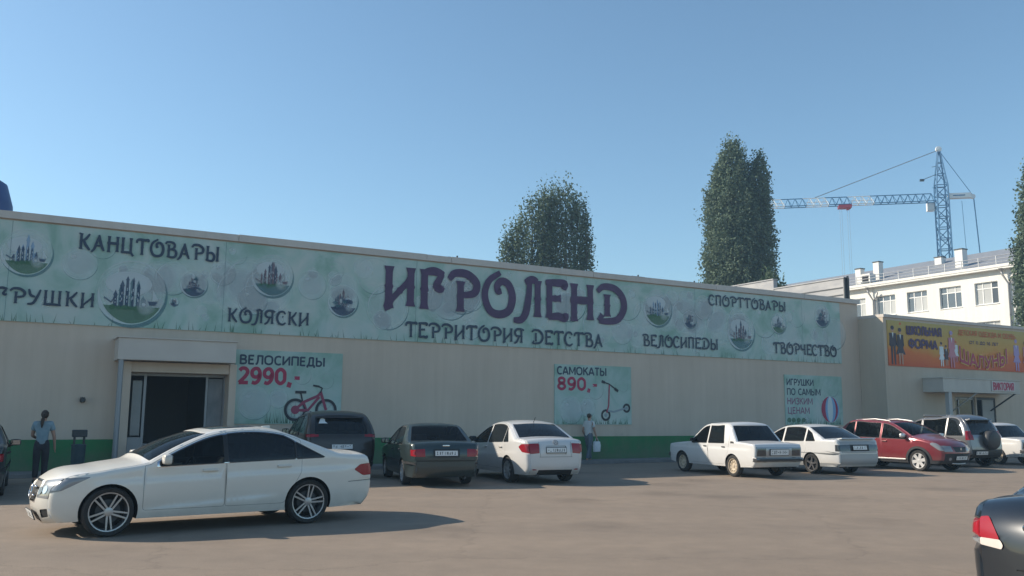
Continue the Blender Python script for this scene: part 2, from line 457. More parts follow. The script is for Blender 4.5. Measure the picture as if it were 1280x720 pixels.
# ------------------------------------------------------------------ ground
def asphalt():
    m = mat('asphalt', (0.15, 0.13, 0.115), 0.9)
    b = m.node_tree.nodes['Principled BSDF']
    tc = N(m, 'ShaderNodeTexCoord')
    big = N(m, 'ShaderNodeTexNoise', Scale=0.16, Detail=5, Roughness=0.55)
    L(m, tc, 'Object', big, 'Vector')
    mp = N(m, 'ShaderNodeMapping')
    mp.inputs['Rotation'].default_value = (0, 0, R(28))
    mp.inputs['Scale'].default_value = (0.06, 0.5, 1)
    L(m, tc, 'Object', mp, 'Vector')
    lane = N(m, 'ShaderNodeTexNoise', Scale=1.6, Detail=4, Roughness=0.6)
    L(m, mp, 'Vector', lane, 'Vector')
    fine = N(m, 'ShaderNodeTexNoise', Scale=70, Detail=6, Roughness=0.75)
    L(m, tc, 'Object', fine, 'Vector')
    mid = N(m, 'ShaderNodeTexNoise', Scale=2.4, Detail=8, Roughness=0.65)
    L(m, tc, 'Object', mid, 'Vector')
    r1 = N(m, 'ShaderNodeValToRGB')
    r1.color_ramp.elements[0].position, r1.color_ramp.elements[1].position = 0.36, 0.66
    r1.color_ramp.elements[0].color = (0.238, 0.187, 0.142, 1)
    r1.color_ramp.elements[1].color = (0.298, 0.230, 0.170, 1)
    mx = N(m, 'ShaderNodeMath', operation='ADD')
    L(m, big, 'Fac', mx, 0); L(m, lane, 'Fac', mx, 1)
    hf = N(m, 'ShaderNodeMath', operation='MULTIPLY')
    hf.inputs[1].default_value = 0.5
    L(m, mx, 0, hf, 0); L(m, hf, 0, r1, 'Fac')
    r2 = N(m, 'ShaderNodeValToRGB')
    r2.color_ramp.elements[0].position, r2.color_ramp.elements[1].position = 0.30, 0.70
    r2.color_ramp.elements[0].color = (0.88, 0.88, 0.885, 1)
    r2.color_ramp.elements[1].color = (1.07, 1.065, 1.06, 1)
    L(m, mid, 'Fac', r2, 'Fac')
    r3 = N(m, 'ShaderNodeValToRGB')
    r3.color_ramp.elements[0].position, r3.color_ramp.elements[1].position = 0.32, 0.68
    r3.color_ramp.elements[0].color = (0.62, 0.62, 0.62, 1)
    r3.color_ramp.elements[1].color = (1.3, 1.3, 1.3, 1)
    L(m, fine, 'Fac', r3, 'Fac')
    m1 = N(m, 'ShaderNodeMix', data_type='RGBA', blend_type='MULTIPLY')
    m1.inputs[0].default_value = 1
    L(m, r1, 'Color', m1, 6); L(m, r2, 'Color', m1, 7)
    m2 = N(m, 'ShaderNodeMix', data_type='RGBA', blend_type='MULTIPLY')
    m2.inputs[0].default_value = 0.8
    L(m, m1, 2, m2, 6); L(m, r3, 'Color', m2, 7)
    # tarred cracks
    wob = N(m, 'ShaderNodeMix', data_type='RGBA', blend_type='ADD')
    wob.inputs[0].default_value = 0.8
    L(m, tc, 'Object', wob, 6); L(m, mid, 'Color', wob, 7)
    vo = N(m, 'ShaderNodeTexVoronoi', feature='DISTANCE_TO_EDGE', Scale=0.16)
    L(m, wob, 2, vo, 'Vector')
    lt = N(m, 'ShaderNodeMapRange')
    lt.inputs[1].default_value, lt.inputs[2].default_value = 0.0, 0.006
    lt.inputs[3].default_value, lt.inputs[4].default_value = 0.84, 1.0
    L(m, vo, 'Distance', lt, 0)
    m3 = N(m, 'ShaderNodeMix', data_type='RGBA', blend_type='MULTIPLY')
    m3.inputs[0].default_value = 1
    L(m, m2, 2, m3, 6); L(m, lt, 0, m3, 7)
    ov = N(m, 'ShaderNodeTexVoronoi', Scale=0.42, Randomness=1.0); L(m, wob, 2, ov, 'Vector')
    om = N(m, 'ShaderNodeMapRange'); om.inputs[1].default_value, om.inputs[2].default_value, om.inputs[3].default_value, om.inputs[4].default_value = .10, .34, .80, 1.0
    L(m, ov, 'Distance', om, 0)
    gr = N(m, 'ShaderNodeTexVoronoi', Scale=26); L(m, tc, 'Object', gr, 'Vector')
    gm = N(m, 'ShaderNodeMapRange'); gm.inputs[1].default_value, gm.inputs[2].default_value, gm.inputs[3].default_value, gm.inputs[4].default_value = .05, .22, 1.28, 1.0
    L(m, gr, 'Distance', gm, 0)
    mm_ = N(m, 'ShaderNodeMath', operation='MULTIPLY'); L(m, om, 0, mm_, 0); L(m, gm, 0, mm_, 1)
    m5 = N(m, 'ShaderNodeMix', data_type='RGBA', blend_type='MULTIPLY'); m5.inputs[0].default_value = 1
    L(m, m3, 2, m5, 6); L(m, mm_, 0, m5, 7)
    L(m, m5, 2, b, 'Base Color')
    bp = N(m, 'ShaderNodeBump', Strength=0.5, Distance=0.012)
    L(m, fine, 'Fac', bp, 'Height'); L(m, bp, 'Normal', b, 'Normal')
    return m
ASPHALT = asphalt()
g = MB(); g.add([(-260, -220, 0), (300, -220, 0), (300, 340, 0), (-260, 340, 0)], [(0, 1, 2, 3)])
tag(g.build('ground', ASPHALT), 'worn brownish grey asphalt of the parking lot', 'ground', kind='structure')
CONC = noisy('pavement_concrete', (0.16, 0.155, 0.15), (0.23, 0.22, 0.21), 1.5, rough=0.9, bump=0.2)
g = MB()
g.box(-33, -20.4, -1.25, -0.03, 0.0, 0.10); g.box(-17.2, 9.6, -1.25, -0.03, 0.0, 0.10)
g.box(-20.4, -17.2, -1.25, -0.03, 0.0, 0.06)
tag(g.build('pavement', CONC, loc=BO, rz=RZ, bevel=0.01), 'narrow concrete pavement along the foot of the store front', 'pavement', kind='structure')

# ------------------------------------------------------------------ store building
def wall_paint(name, c1, c2, seams=0.0):
    m = noisy(name, c1, c2, 0.35, 7, 0.85, bump=0.12, bscale=60)
    b = m.node_tree.nodes['Principled BSDF']
    src = b.inputs['Base Color'].links[0].from_node
    tc = N(m, 'ShaderNodeTexCoord')
    mp = N(m, 'ShaderNodeMapping')
    mp.inputs['Scale'].default_value = (1.7, 1.7, 0.10)
    L(m, tc, 'Object', mp, 'Vector')
    st = N(m, 'ShaderNodeTexNoise', Scale=2.2, Detail=6, Roughness=0.7)
    L(m, mp, 'Vector', st, 'Vector')
    rp = N(m, 'ShaderNodeValToRGB')
    rp.color_ramp.elements[0].position, rp.color_ramp.elements[1].position = 0.30, 0.62
    rp.color_ramp.elements[0].color = (0.90, 0.89, 0.87, 1)
    rp.color_ramp.elements[1].color = (1, 1, 1, 1)
    L(m, st, 'Fac', rp, 'Fac')
    mx = N(m, 'ShaderNodeMix', data_type='RGBA', blend_type='MULTIPLY')
    mx.inputs[0].default_value = 0.75
    L(m, src, 0, mx, 6); L(m, rp, 'Color', mx, 7)
    sz = N(m, 'ShaderNodeSeparateXYZ'); L(m, tc, 'Object', sz, 'Vector')
    dn = N(m, 'ShaderNodeTexNoise', Scale=1.8, Detail=7, Roughness=0.7); L(m, tc, 'Object', dn, 'Vector')
    hm = N(m, 'ShaderNodeMath', operation='MULTIPLY_ADD'); hm.inputs[1].default_value = -1.6; L(m, dn, 'Fac', hm, 0); L(m, sz, 'Z', hm, 2)
    dr = N(m, 'ShaderNodeMapRange'); dr.inputs[1].default_value, dr.inputs[2].default_value, dr.inputs[3].default_value, dr.inputs[4].default_value = -.75, .1, .5, 0.0
    L(m, hm, 0, dr, 0)
    m4 = N(m, 'ShaderNodeMix', data_type='RGBA'); m4.inputs[7].default_value = (.19, .165, .135, 1)
    L(m, dr, 0, m4, 0); L(m, mx, 2, m4, 6)
    L(m, m4, 2, b, 'Base Color')
    return m
BEIGE = wall_paint('beige_wall_paint', (0.60, 0.485, 0.385), (0.66, 0.535, 0.425))
COPING = wall_paint('coping_sheet', (0.55, 0.50, 0.45), (0.63, 0.57, 0.51))
GREEN = wall_paint('green_plinth_paint', (0.030, 0.18, 0.060), (0.042, 0.23, 0.080))
ROOF = noisy('bitumen_roof', (0.06, 0.06, 0.06), (0.10, 0.10, 0.10), 1.0)
DARKROOM = mat('dark_interior', (0.20, 0.21, 0.23), 0.9)
LEAF = noisy('scratched_door_sheet', (0.16, 0.17, 0.18), (0.27, 0.27, 0.27), 2.5, rough=0.5, stretch=(1, 1, 0.5))

store = thing('store_building', 'long low beige store with a green plinth and a wide dark doorway', 'store', BO, RZ)
UL, UR, DV, HT = -34.0, 10.02, 24.0, 6.73
DU0, DU1, DZ = -19.95, -17.36, 2.66
w = MB()
w.box(UL, DU0, 0, 0.3, 0, HT); w.box(DU1, UR, 0, 0.3, 0, HT); w.box(DU0, DU1, 0, 0.3, DZ, HT)
w.box(UL, UL + 0.3, 0.3, DV, 0, HT); w.box(UR - 0.3, UR, 0.3, DV, 0, HT); w.box(UL + 0.3, UR - 0.3, DV - 0.3, DV, 0, HT)
w.build('wall', BEIGE, store)
MB().box(UL + 0.3, UR - 0.3, 0.3, DV - 0.3, 6.2, 6.4).build('roof', ROOF, store)
p = MB()
p.box(UL, DU0 - 0.24, -0.02, 0, 0, 0.90); p.box(DU1 + 0.22, UR, -0.02, 0, 0, 0.90)
p.build('plinth', GREEN, store)
c = MB()
xs = [UL - 0.06, -29.5, -23.6, -17.2, -11.1, -10.2, -4.4, 1.6, 6.6, UR + 0.05]
for i in range(len(xs) - 1):
    c.box(xs[i] + 0.006, xs[i + 1] - 0.006, -0.09, 0.38, HT, 6.88 + (0.01 if i % 2 else 0))
    c.box(xs[i] + 0.006, xs[i + 1] - 0.006, -0.092, -0.075, HT - 0.05, HT)
c.build('coping', COPING, store)
sp = MB()
for u in (-9.9, -2.2, 0.6):
    sp.tube([(u, 0.1, 6.88), (u, 0.1, 6.98)], 0.03, 6); sp.box(u - 0.35, u + 0.3, 0.05, 0.16, 6.885, 6.915)
sp.build('bracket', DARK_METAL, store)
# side parapet rising behind the right end of the front
PAR = noisy('weathered_sheet', (0.33, 0.33, 0.34), (0.44, 0.43, 0.42), 1.2, rough=0.8, stretch=(1, 1, 3))
q = MB()
q.box(UR - 0.28, UR - 0.02, 0.45, 4.62, 6.73, 7.90); q.box(UR - 0.28, UR - 0.02, 4.66, 9.2, 6.73, 8.38)
for z in (7.12, 7.45):
    q.box(UR - 0.30, UR - 0.28, 0.5, 4.6, z, z + 0.05, 1)
for z in (7.3, 7.8):
    q.box(UR - 0.30, UR - 0.28, 4.7, 9.2, z, z + 0.05, 1)
q.box(UR - 0.32, UR + 0.02, 0.40, 4.64, 7.90, 7.95); q.box(UR - 0.32, UR + 0.02, 4.64, 9.2, 8.38, 8.43)
q.build('side_parapet', [PAR, DARK_METAL], store)
q = MB()
q.box(UR - 0.30, UR + 0.03, 0.385, 0.44, 6.9, 7.93); q.tube([(UR - 0.1, 0.36, 6.9), (UR - 0.1, 0.36, 8.0)], 0.05, 8)
q.build('flue', DARK_METAL, store)
# doorway: an unlit vestibule behind the opening
v_ = MB()
v_.box(DU0 - 0.02, DU1 + 0.02, 0.3, 6, -0.02, 0.03); v_.box(DU0 - 0.6, DU0 - 0.02, 0.31, 6, 0, 2.9)
v_.box(DU1 + 0.02, DU1 + 0.6, 0.31, 6, 0, 2.9); v_.box(DU0 - 0.6, DU1 + 0.6, 6, 6.1, 0, 2.9); v_.box(DU0 - 0.6, DU1 + 0.6, 0.31, 6, 2.9, 3.0)
v_.build('vestibule', DARKROOM, store)
fr = MB()
fr.box(DU0 - 0.24, DU0, -0.55, 0, 0, 3.0); fr.box(DU1, DU1 + 0.2, -0.55, 0, 0, 3.0); fr.box(DU0, DU1, -0.5, 0, DZ + 0.06, 3.0)
fr.build('door_frame', BEIGE, store, bevel=0.012)
fr = MB()
fr.box(DU0, DU1, -0.02, 0.06, DZ - 0.02, DZ + 0.05); fr.box(DU0, DU0 + 0.06, -0.02, 0.06, 0, DZ); fr.box(DU1 - 0.05, DU1, -0.02, 0.06, 0, DZ)
fr.box(DU0 + 0.40, DU0 + 0.47, 0.0, 0.06, 0, DZ - 0.02); fr.box(DU1 - 0.53, DU1 - 0.47, 0.0, 0.06, 0, DZ - 0.02)
fr.build('jamb', GREY_STEEL, store)
lf = MB(); lf.box(DU0 + 0.07, DU0 + 0.40, 0.01, 0.05, 0.03, 0.95); lf = lf.build('door_leaf', GREY_STEEL, store)
pn = MB(); pn.box(DU0 + 0.12, DU0 + 0.36, 0.0, 0.012, 1.0, 2.5)
pn.build('pane', noisy('frosted_pane', (0.20, 0.22, 0.23), (0.26, 0.28, 0.29), 1.3, rough=0.25), lf)
rl = MB(); rl.box(DU1 - 0.46, DU1 - 0.06, 0.005, 0.045, 0.03, 2.60); rl = rl.build('door_leaf', LEAF, store)
cn = MB(); cn.box(-20.36, -17.30, -1.0, 0, 3.02, 3.60)
cn.box(-20.40, -17.26, -1.04, 0, 3.60, 3.63)
cn.build('canopy', noisy('canopy_cladding', (0.55, 0.48, 0.42), (0.61, 0.54, 0.47), 0.8, rough=0.6), store, bevel=0.01)
pc = MB(); pc.tube([(-20.26, -0.92, 0.0), (-20.26, -0.92, 3.02)], 0.07, 10); pc.build('post', GREY_STEEL, store, True, angle=40)

bx_ = thing('waste_paper_box', 'pale knee high box standing inside the dark doorway', 'box', bw(-19.33, 0.75, 0.03), RZ)
k = MB(); k.prism([(-.19, -.16), (.19, -.16), (.19, .16), (-.19, .16)], 'z', 0, 0.68); k.build('body', noisy('pale_card', (0.42, 0.41, 0.40), (0.5, 0.49, 0.47), 4), bx_, bevel=0.015)
k = MB(); k.box(-.21, .21, -.18, .18, 0.68, 0.73); k.build('lid', GREY_STEEL, bx_, bevel=0.01)
lm = thing('wall_camera', 'small dark security camera fixed to the beige wall left of the doorway', 'lamp', bw(-21.06, 0, 1.95), RZ)  # small security camera on the wall; it gives no light
k = MB(); k.box(-.06, .06, -.05, 0, -.07, .07); k.build('base', DARK_METAL, lm, bevel=0.01)
k = MB(); k.lathe([(0.0, -.20), (.05, -.20), (.075, -.12), (.06, -.05)], 'y', 14); k.build('camera_hood', DARK_METAL, lm, True, angle=40)
tk = thing('roof_tank', 'dark blue tank with a rounded top standing on the store roof', 'tank', bw(-24.35, 3.2, 6.4), RZ)
k = MB(); k.lathe([(1.30, 0.35), (1.24, 1.25), (1.06, 1.86), (0.90, 1.96), (0.5, 2.03), (0.0, 2.05)], 'z', 28)
k.build('body', noisy('blue_tank_paint', (0.03, 0.07, 0.20), (0.05, 0.10, 0.26), 1.0, rough=0.5), tk, True, angle=50)
k = MB()
for a in range(4):
    k.tube([(1.0 * math.cos(a * 1.571 + .78), 1.0 * math.sin(a * 1.571 + .78), 0), (1.0 * math.cos(a * 1.571 + .78), 1.0 * math.sin(a * 1.571 + .78), 0.45)], 0.05, 6)
k.build('stand', DARK_METAL, tk)

# ------------------------------------------------------------------ printed sheets
def printed(name, stops, scale=0.8):
    m = mat(name, stops[0][1], 0.5, spec=0.3)
    b = m.node_tree.nodes['Principled BSDF']
    tc = N(m, 'ShaderNodeTexCoord')
    n1 = N(m, 'ShaderNodeTexNoise', Scale=scale, Detail=5, Roughness=0.6, Distortion=0.6)
    L(m, tc, 'Object', n1, 'Vector')
    cr = N(m, 'ShaderNodeValToRGB')
    e = cr.color_ramp.elements
    for i, (pos, col) in enumerate(stops):
        el = e[i] if i < 2 else e.new(pos)
        el.position = pos; el.color = (*col, 1)
    L(m, n1, 'Fac', cr, 'Fac')
    vo = N(m, 'ShaderNodeTexVoronoi', Scale=1.3, feature='SMOOTH_F1')
    L(m, tc, 'Object', vo, 'Vector')
    mr = N(m, 'ShaderNodeMapRange')
    mr.inputs[1].default_value, mr.inputs[2].default_value, mr.inputs[3].default_value, mr.inputs[4].default_value = 0.2, 0.42, 0.30, 0.0
    L(m, vo, 'Distance', mr, 0)
    mx = N(m, 'ShaderNodeMix', data_type='RGBA')
    L(m, mr, 0, mx, 0); L(m, cr, 'Color', mx, 6)
    mx.inputs[7].default_value = (0.50, 0.60, 0.59, 1)
    L(m, mx, 2, b, 'Base Color')
    return m
MINT = printed('printed_mint', [(0.36, (0.27, 0.42, 0.34)), (0.66, (0.53, 0.58, 0.53)), (0.50, (0.41, 0.53, 0.47)), (0.44, (0.34, 0.48, 0.41))])
I_PALE = mat('ink_pale', (0.48, 0.57, 0.58), 0.5)
I_RIM = mat('ink_teal', (0.12, 0.30, 0.32), 0.5)
I_WHITE = mat('ink_white', (0.66, 0.72, 0.72), 0.5)
I_GREEN = noisy('ink_green', (0.08, 0.22, 0.13), (0.16, 0.34, 0.22), 6, rough=0.5)
I_NAVY = mat('ink_navy', (0.035, 0.060, 0.13), 0.5)
I_MAUVE = mat('ink_mauve', (0.20, 0.17, 0.24), 0.5)
I_BLUE = mat('ink_blue', (0.22, 0.40, 0.62), 0.5)
I_PURPLE = noisy('ink_purple', (0.060, 0.028, 0.080), (0.085, 0.036, 0.105), 5, rough=0.5)
I_TEXT = mat('ink_dark_blue', (0.025, 0.045, 0.080), 0.5)
I_RED = mat('ink_red', (0.40, 0.022, 0.075), 0.5)
def ink(m, a):
    nt = m.node_tree
    b = nt.nodes['Principled BSDF']; out = nt.nodes['Material Output']
    t = nt.nodes.new('ShaderNodeBsdfTransparent'); x = nt.nodes.new('ShaderNodeMixShader')
    x.inputs[0].default_value = a
    nt.links.new(t.outputs[0], x.inputs[1]); nt.links.new(b.outputs[0], x.inputs[2]); nt.links.new(x.outputs[0], out.inputs[0])
    return m
B_PALE, B_RIM, B_WHITE, B_GREEN, B_NAVY, B_MAUVE, B_BLUE = [ink(mat('thin_' + n, c, .5), a) for n, c, a in (('pale', (.80, .87, .86), .15), ('teal', (.06, .20, .23), .55), ('white', (.74, .80, .80), .55), ('green', (.07, .20, .10), .6), ('navy', (.04, .08, .15), .72), ('mauve', (.20, .13, .16), .65), ('blue', (.22, .40, .62), .5))]
ART = [B_PALE, B_RIM, B_WHITE, B_GREEN, B_NAVY, B_MAUVE, B_BLUE]
_OLD = [I_PALE, I_RIM, I_WHITE, I_GREEN, I_NAVY, I_MAUVE, I_BLUE]

def ribbon(mb, pts, wd, y, m):
    pts = [Vector(p) for p in pts]
    vs = []
    cl = (pts[0] - pts[-1]).length < 1e-6
    for i, p in enumerate(pts):
        t = (pts[1] - pts[-2]) if cl and i in (0, len(pts) - 1) else (pts[min(i + 1, len(pts) - 1)] - pts[max(i - 1, 0)])
        t.normalize()
        w_ = wd[i] if isinstance(wd, list) else wd
        q_ = Vector((-t.y, t.x)) * w_ * 0.5
        vs += [(p.x + q_.x, y, p.y + q_.y), (p.x - q_.x, y, p.y - q_.y)]
    mb.add(vs, [(2 * i, 2 * i + 2, 2 * i + 3, 2 * i + 1) for i in range(len(pts) - 1)], m)
def disc(mb, cx, cz, rx, rz_, y, m, n=36, a0=0.0, a1=360.0, z_cut=None):
    vs = []
    for k in range(n):
        a = R(a0 + (a1 - a0) * k / (n - (0 if a1 - a0 >= 360 else 1)))
        vs.append((cx + rx * math.cos(a), y, cz + rz_ * math.sin(a)))
    mb.add(vs, [tuple(range(n))], m)
def arc(mb, cx, cz, r, a0, a1, wmax, y, m, n=22):
    pts = [(cx + r * math.cos(R(a0 + (a1 - a0) * k / n)), cz + r * math.sin(R(a0 + (a1 - a0) * k / n))) for k in range(n + 1)]
    ribbon(mb, pts, [max(0.004, wmax * math.sin(math.pi * k / n)) for k in range(n + 1)], y, m)
def poly(mb, pts, y, m):
    mb.add([(p[0], y, p[1]) for p in pts], [tuple(range(len(pts)))], m)

def tower(mb, x, z, w_, h, y, m, roof=1.6):
    poly(mb, [(x - w_ / 2, z), (x + w_ / 2, z), (x + w_ * .42, z + h), (x - w_ * .42, z + h)], y, m)
    poly(mb, [(x - w_ * .62, z + h), (x + w_ * .62, z + h), (x, z + h + w_ * roof)], y, m)

def bubble(mb, cx, cz, r, y, kind, seed=0):
    rg = rnd(seed)
    if kind != 'ring':
        for f_ in (1.0, .95, .88, .78, .64): disc(mb, cx, cz, r * f_, r * f_, y - .0002 * f_, 0)
    wk = .035 if kind in ('plain', 'ring') else .12
    arc(mb, cx, cz, r * .97, -150, 30, r * wk, y - .004, 1)
    arc(mb, cx, cz, r * .90, 170, 270, r * wk, y - .004, 2)
    arc(mb, cx, cz, r * .98, 30, 150, r * .035, y - .004, 2)
    if kind in ('plain', 'ring'):
        disc(mb, cx - r * .35, cz + r * .4, r * .13, r * .08, y - .004, 2, 14)
        return
    # a picture inside: a green foot, two rows of little pointed towers, bushes and puffs of cloud
    gm, tm, bm_ = {'hill': (3, 4, 6), 'town': (3, 4, 1), 'mauve': (1, 5, 4), 'dark': (4, 4, 5)}[kind]
    for f_ in (.80, .70): disc(mb, cx - r * .1, cz + r * .30, r * f_ * .8, r * f_ * .45, y - .0018 - .0002 / f_, 2 if kind != 'dark' else 0, 20)
    disc(mb, cx, cz, r * .88, r * .88, y - .0026, gm, 24, 205, 335)
    base = cz - r * .40
    for row, (n, ink_, hmax, wd, yo) in enumerate(((5, bm_, .95, .12, .0032), (6, tm, .72, .10, .0062))):
        for i in range(n):
            t = i - (n - 1) / 2
            x = cx + t * r * .16 + rg.uniform(-.03, .03) * r - r * .06 * row
            h = r * (.16 + hmax * max(0, 1 - abs(t + rg.uniform(-.8, .8)) / n * 2.0) * rg.uniform(.6, 1.0))
            tower(mb, x, base, r * rg.uniform(.7, 1.2) * wd, h, y - yo - .0004 * i, ink_, rg.uniform(1.3, 2.6))
            for q in range(2): poly(mb, [(x - r * .012, base + h * (.3 + .3 * q)), (x + r * .012, base + h * (.3 + .3 * q)), (x + r * .012, base + h * (.42 + .3 * q)), (x - r * .012, base + h * (.42 + .3 * q))], y - .0092 - .0001 * i, 2)
    for i in range(7):
        x = cx + (i - 3) * r * .17
        disc(mb, x, base + r * rg.uniform(-.06, .04), r * rg.uniform(.07, .13), r * rg.uniform(.05, .10), y - .0098 - .0002 * i, 3 if kind != 'dark' else 4, 12)
    for f_ in (.26, .21, .15): disc(mb, cx + r * .40, cz - r * .36, r * f_, r * f_, y - .0118 - .0002 / f_, 0, 18)
    disc(mb, cx + r * .34, cz - r * .30, r * .05, r * .05, y - .0138, 2, 10)
    if kind == 'dark':
        for i in range(9):
            a, d_ = rg.uniform(0, 6.28), rg.uniform(.1, .62) * r
            disc(mb, cx + d_ * math.cos(a), cz + d_ * math.sin(a), r * rg.uniform(.08, .2), r * rg.uniform(.06, .16), y - .0142 - .0002 * i, rg.choice([1, 4, 4, 2]), 12)
    elif r > .4:
        ribbon(mb, [(cx - r * .75, base + r * .25), (cx - r * .55, base + r * .12), (cx - r * .45, base + r * .3)], r * .05, y - .0142, tm)
        poly(mb, [(cx + r * .45, base + r * .2), (cx + r * .72, base + r * .2), (cx + r * .66, base + r * .08), (cx + r * .5, base + r * .08)], y - .0143, tm)
        poly(mb, [(cx + r * .58, base + r * .22), (cx + r * .58, base + r * .55), (cx + r * .74, base + r * .26)], y - .0144, 2)

def grass_tufts(mb, x0, x1, z, n, y, m, hmax, seed):
    rg = rnd(seed)
    for i in range(n):
        x = rg.uniform(x0, x1); h = rg.uniform(.25, 1) * hmax; l = rg.uniform(-.08, .08)
        poly(mb, [(x - .012, z), (x + .012, z), (x + l, z + h)], y - .0004 * (i % 5), m)

# the long banner
BZ0, BZ1 = 3.97, 6.64
ban = MB(); ban.box(-28.6, 8.80, -0.045, 0, BZ0, BZ1)
ban = ban.build('banner', MINT, loc=BO, rz=RZ)
tag(ban, 'long mint green banner with bubbles and purple storybook lettering under the roof edge', 'banner')
a = MB()
Y = -0.048
BUB = [(-22.66, 5.80, .64, 'hill'), (-20.02, 4.90, .94, 'town'), (-21.38, 5.63, .46, 'plain'), (-18.39, 5.30, .40, 'dark'), (-16.15, 5.72, .66, 'mauve'), (-13.92, 5.12, .52, 'dark'),
       (-17.22, 6.28, .30, 'ring'), (-14.21, 6.06, .30, 'ring'), (-14.92, 5.55, .46, 'plain'), (-1.40, 5.72, .72, 'hill'), (0.19, 5.38, .36, 'dark'), (2.88, 5.05, .78, 'mauve'),
       (5.02, 5.52, .46, 'town'), (7.66, 5.98, .50, 'dark'), (-2.85, 5.82, .66, 'ring'), (-9.46, 5.62, .55, 'plain'), (-20.85, 6.16, .36, 'ring'), (-12.9, 6.0, .6, 'ring'), (4.2, 5.6, .75, 'ring'),
       (-10.9, 5.45, .42, 'plain'), (-5.6, 5.5, .55, 'plain'), (-3.1, 4.75, .5, 'plain'), (-17.6, 5.7, .38, 'plain'), (-16.7, 4.95, .45, 'plain'), (-24.6, 4.9, .8, 'town'), (-26.3, 5.7, .7, 'mauve'), (6.1, 5.9, .5, 'ring'), (0.9, 5.9, .5, 'plain'), (-12.6, 4.6, .32, 'plain'), (-13.0, 5.5, .22, 'ring'), (-18.9, 4.75, .14, 'dark')]
for i, (x, z, r, kd) in enumerate(sorted(BUB, key=lambda b_: b_[3] not in ('plain', 'ring'))):
    bubble(a, x, z, r, Y - .0003 * i, kd, i)
rb = rnd(77)
for i in range(85):
    rr = rb.choice([.12, .18, .25, .35, .5, .75])
    x, z = rb.uniform(-28, 8.4), rb.uniform(BZ0 + rr + .03, BZ1 - rr - .03)
    for f_ in (1.0, .92, .8): disc(a, x, z, rr * f_, rr * f_, Y + .0015 - .0004 * f_ - .000012 * i, 0, 26)
    if i % 3 == 0: arc(a, x, z, rr * .96, -140, 20, rr * .05, Y - .0002 - .000012 * i, 1)
    arc(a, x, z, rr * .88, 110, 190, rr * .05, Y - .0004 - .000012 * i, 2)
grass_tufts(a, -28, 8.7, BZ0 + .005, 170, Y - .012, 3, .32, 5)
for x in (-23.05, -17.55, -11.45, -5.6, .45, 6.4):
    ribbon(a, [(x, BZ0 + .01), (x + .004, BZ1 - .01)], .014, Y - .0295, 1)
face_front(a.build('printed_bubbles', ART, ban))
words = [('КАНЦТОВАРЫ', -21.46, -17.72, 6.03, .44, -.004), ('ИГРУШКИ', -23.72, -20.95, 4.44, .40, 0), ('КОЛЯСКИ', -17.41, -14.98, 4.28, .40, 0),
         ('ТЕРРИТОРИЯ ДЕТСТВА', -11.80, -4.0, 4.12, .48, 0), ('ВЕЛОСИПЕДЫ', -2.15, 1.62, 4.27, .42, 0), ('СПОРТТОВАРЫ', 1.17, 5.47, 6.05, .40, 0), ('ТВОРЧЕСТВО', 4.66, 8.45, 4.27, .44, 0)]
for t, x0, x1, zb, h, sl in words:
    k = MB(); write(k, t, x0, x1, zb, h, Y - .030, .15, FANCY, 0, sl)
    face_front(k.build('lettering', I_TEXT, ban))
k = MB(); write(k, 'ИГРОЛЕНД', -12.57, -2.92, 5.06, 1.32, Y - .030, .185, FANCY)
face_front(k.build('lettering', I_PURPLE, ban))

# posters
def poster(name, label, u0, u1, z0, z1):
    o = MB().box(0, u1 - u0, -0.03, 0, 0, z1 - z0).build(name, MINT, loc=bw(u0, 0, z0), rz=RZ)
    return tag(o, label, 'poster', 'mint green price posters on the beige wall')
I_TYRE = mat('ink_black', (0.02, 0.022, 0.03), 0.5)
I_GREY = mat('ink_grey', (0.28, 0.33, 0.36), 0.5)
def ring_pts(cx, cz, r, n=28):
    return [(cx + r * math.cos(2 * math.pi * i / n), cz + r * math.sin(2 * math.pi * i / n)) for i in range(n)] + [(cx + r, cz)]
po = poster('poster', 'mint poster of a red bicycle, priced 2990, right of the doorway', -17.10, -13.85, 1.32, 3.48)
k = MB(); write(k, 'ВЕЛОСИПЕДЫ', .12, 2.68, 1.74, .27, -.033, .21); face_front(k.build('lettering', I_TEXT, po))
k = MB(); write(k, '2990,-', .10, 1.95, 1.17, .47, -.033, .23); face_front(k.build('lettering', I_RED, po))
k = MB(); bubble(k, 2.0, 1.45, .28, -.031, 'ring'); bubble(k, 2.75, 1.3, .24, -.0315, 'ring'); bubble(k, .6, .6, .5, -.0312, 'plain'); bubble(k, 1.3, .75, .3, -.0318, 'plain')
grass_tufts(k, .9, 2.6, .02, 60, -.034, 3, .45, 8); face_front(k.build('printed_bubbles', ART, po))
k = MB()
for cx in (1.82, 2.77):
    ribbon(k, ring_pts(cx, .42, .30), .085, -.040, 0); ribbon(k, ring_pts(cx, .42, .24), .02, -.0405, 2)
    for i in range(8):
        ribbon(k, [(cx, .42), (cx + .25 * math.cos(i * .785), .42 + .25 * math.sin(i * .785))], .01, -.0408 - .0001 * i, 2)
disc(k, 1.82, .42, .13, .13, -.0418, 1, 16)
for i, pts in enumerate([[(1.82, .42), (2.06, .65), (2.49, .84), (2.60, .95)], [(2.06, .65), (2.20, .40), (2.55, .82)], [(1.82, .42), (2.20, .40)], [(2.58, .98), (2.77, .42)]]):
    ribbon(k, pts, .085, -.0425 - .0006 * i, 1)
for i, (pts, wd) in enumerate([([(2.57, .94), (2.63, 1.08), (2.50, 1.14)], .045), ([(2.03, .68), (1.97, .93)], .045), ([(1.80, .95), (2.14, .95)], .08), ([(2.34, 1.16), (2.54, 1.13)], .055), ([(2.12, .36), (2.32, .36)], .045)]):
    ribbon(k, pts, wd, -.046 - .0006 * i, 0)
face_front(k.build('printed_bicycle', [I_TYRE, mat('ink_faded_red', (.30, .045, .095), .5), I_GREY], po))

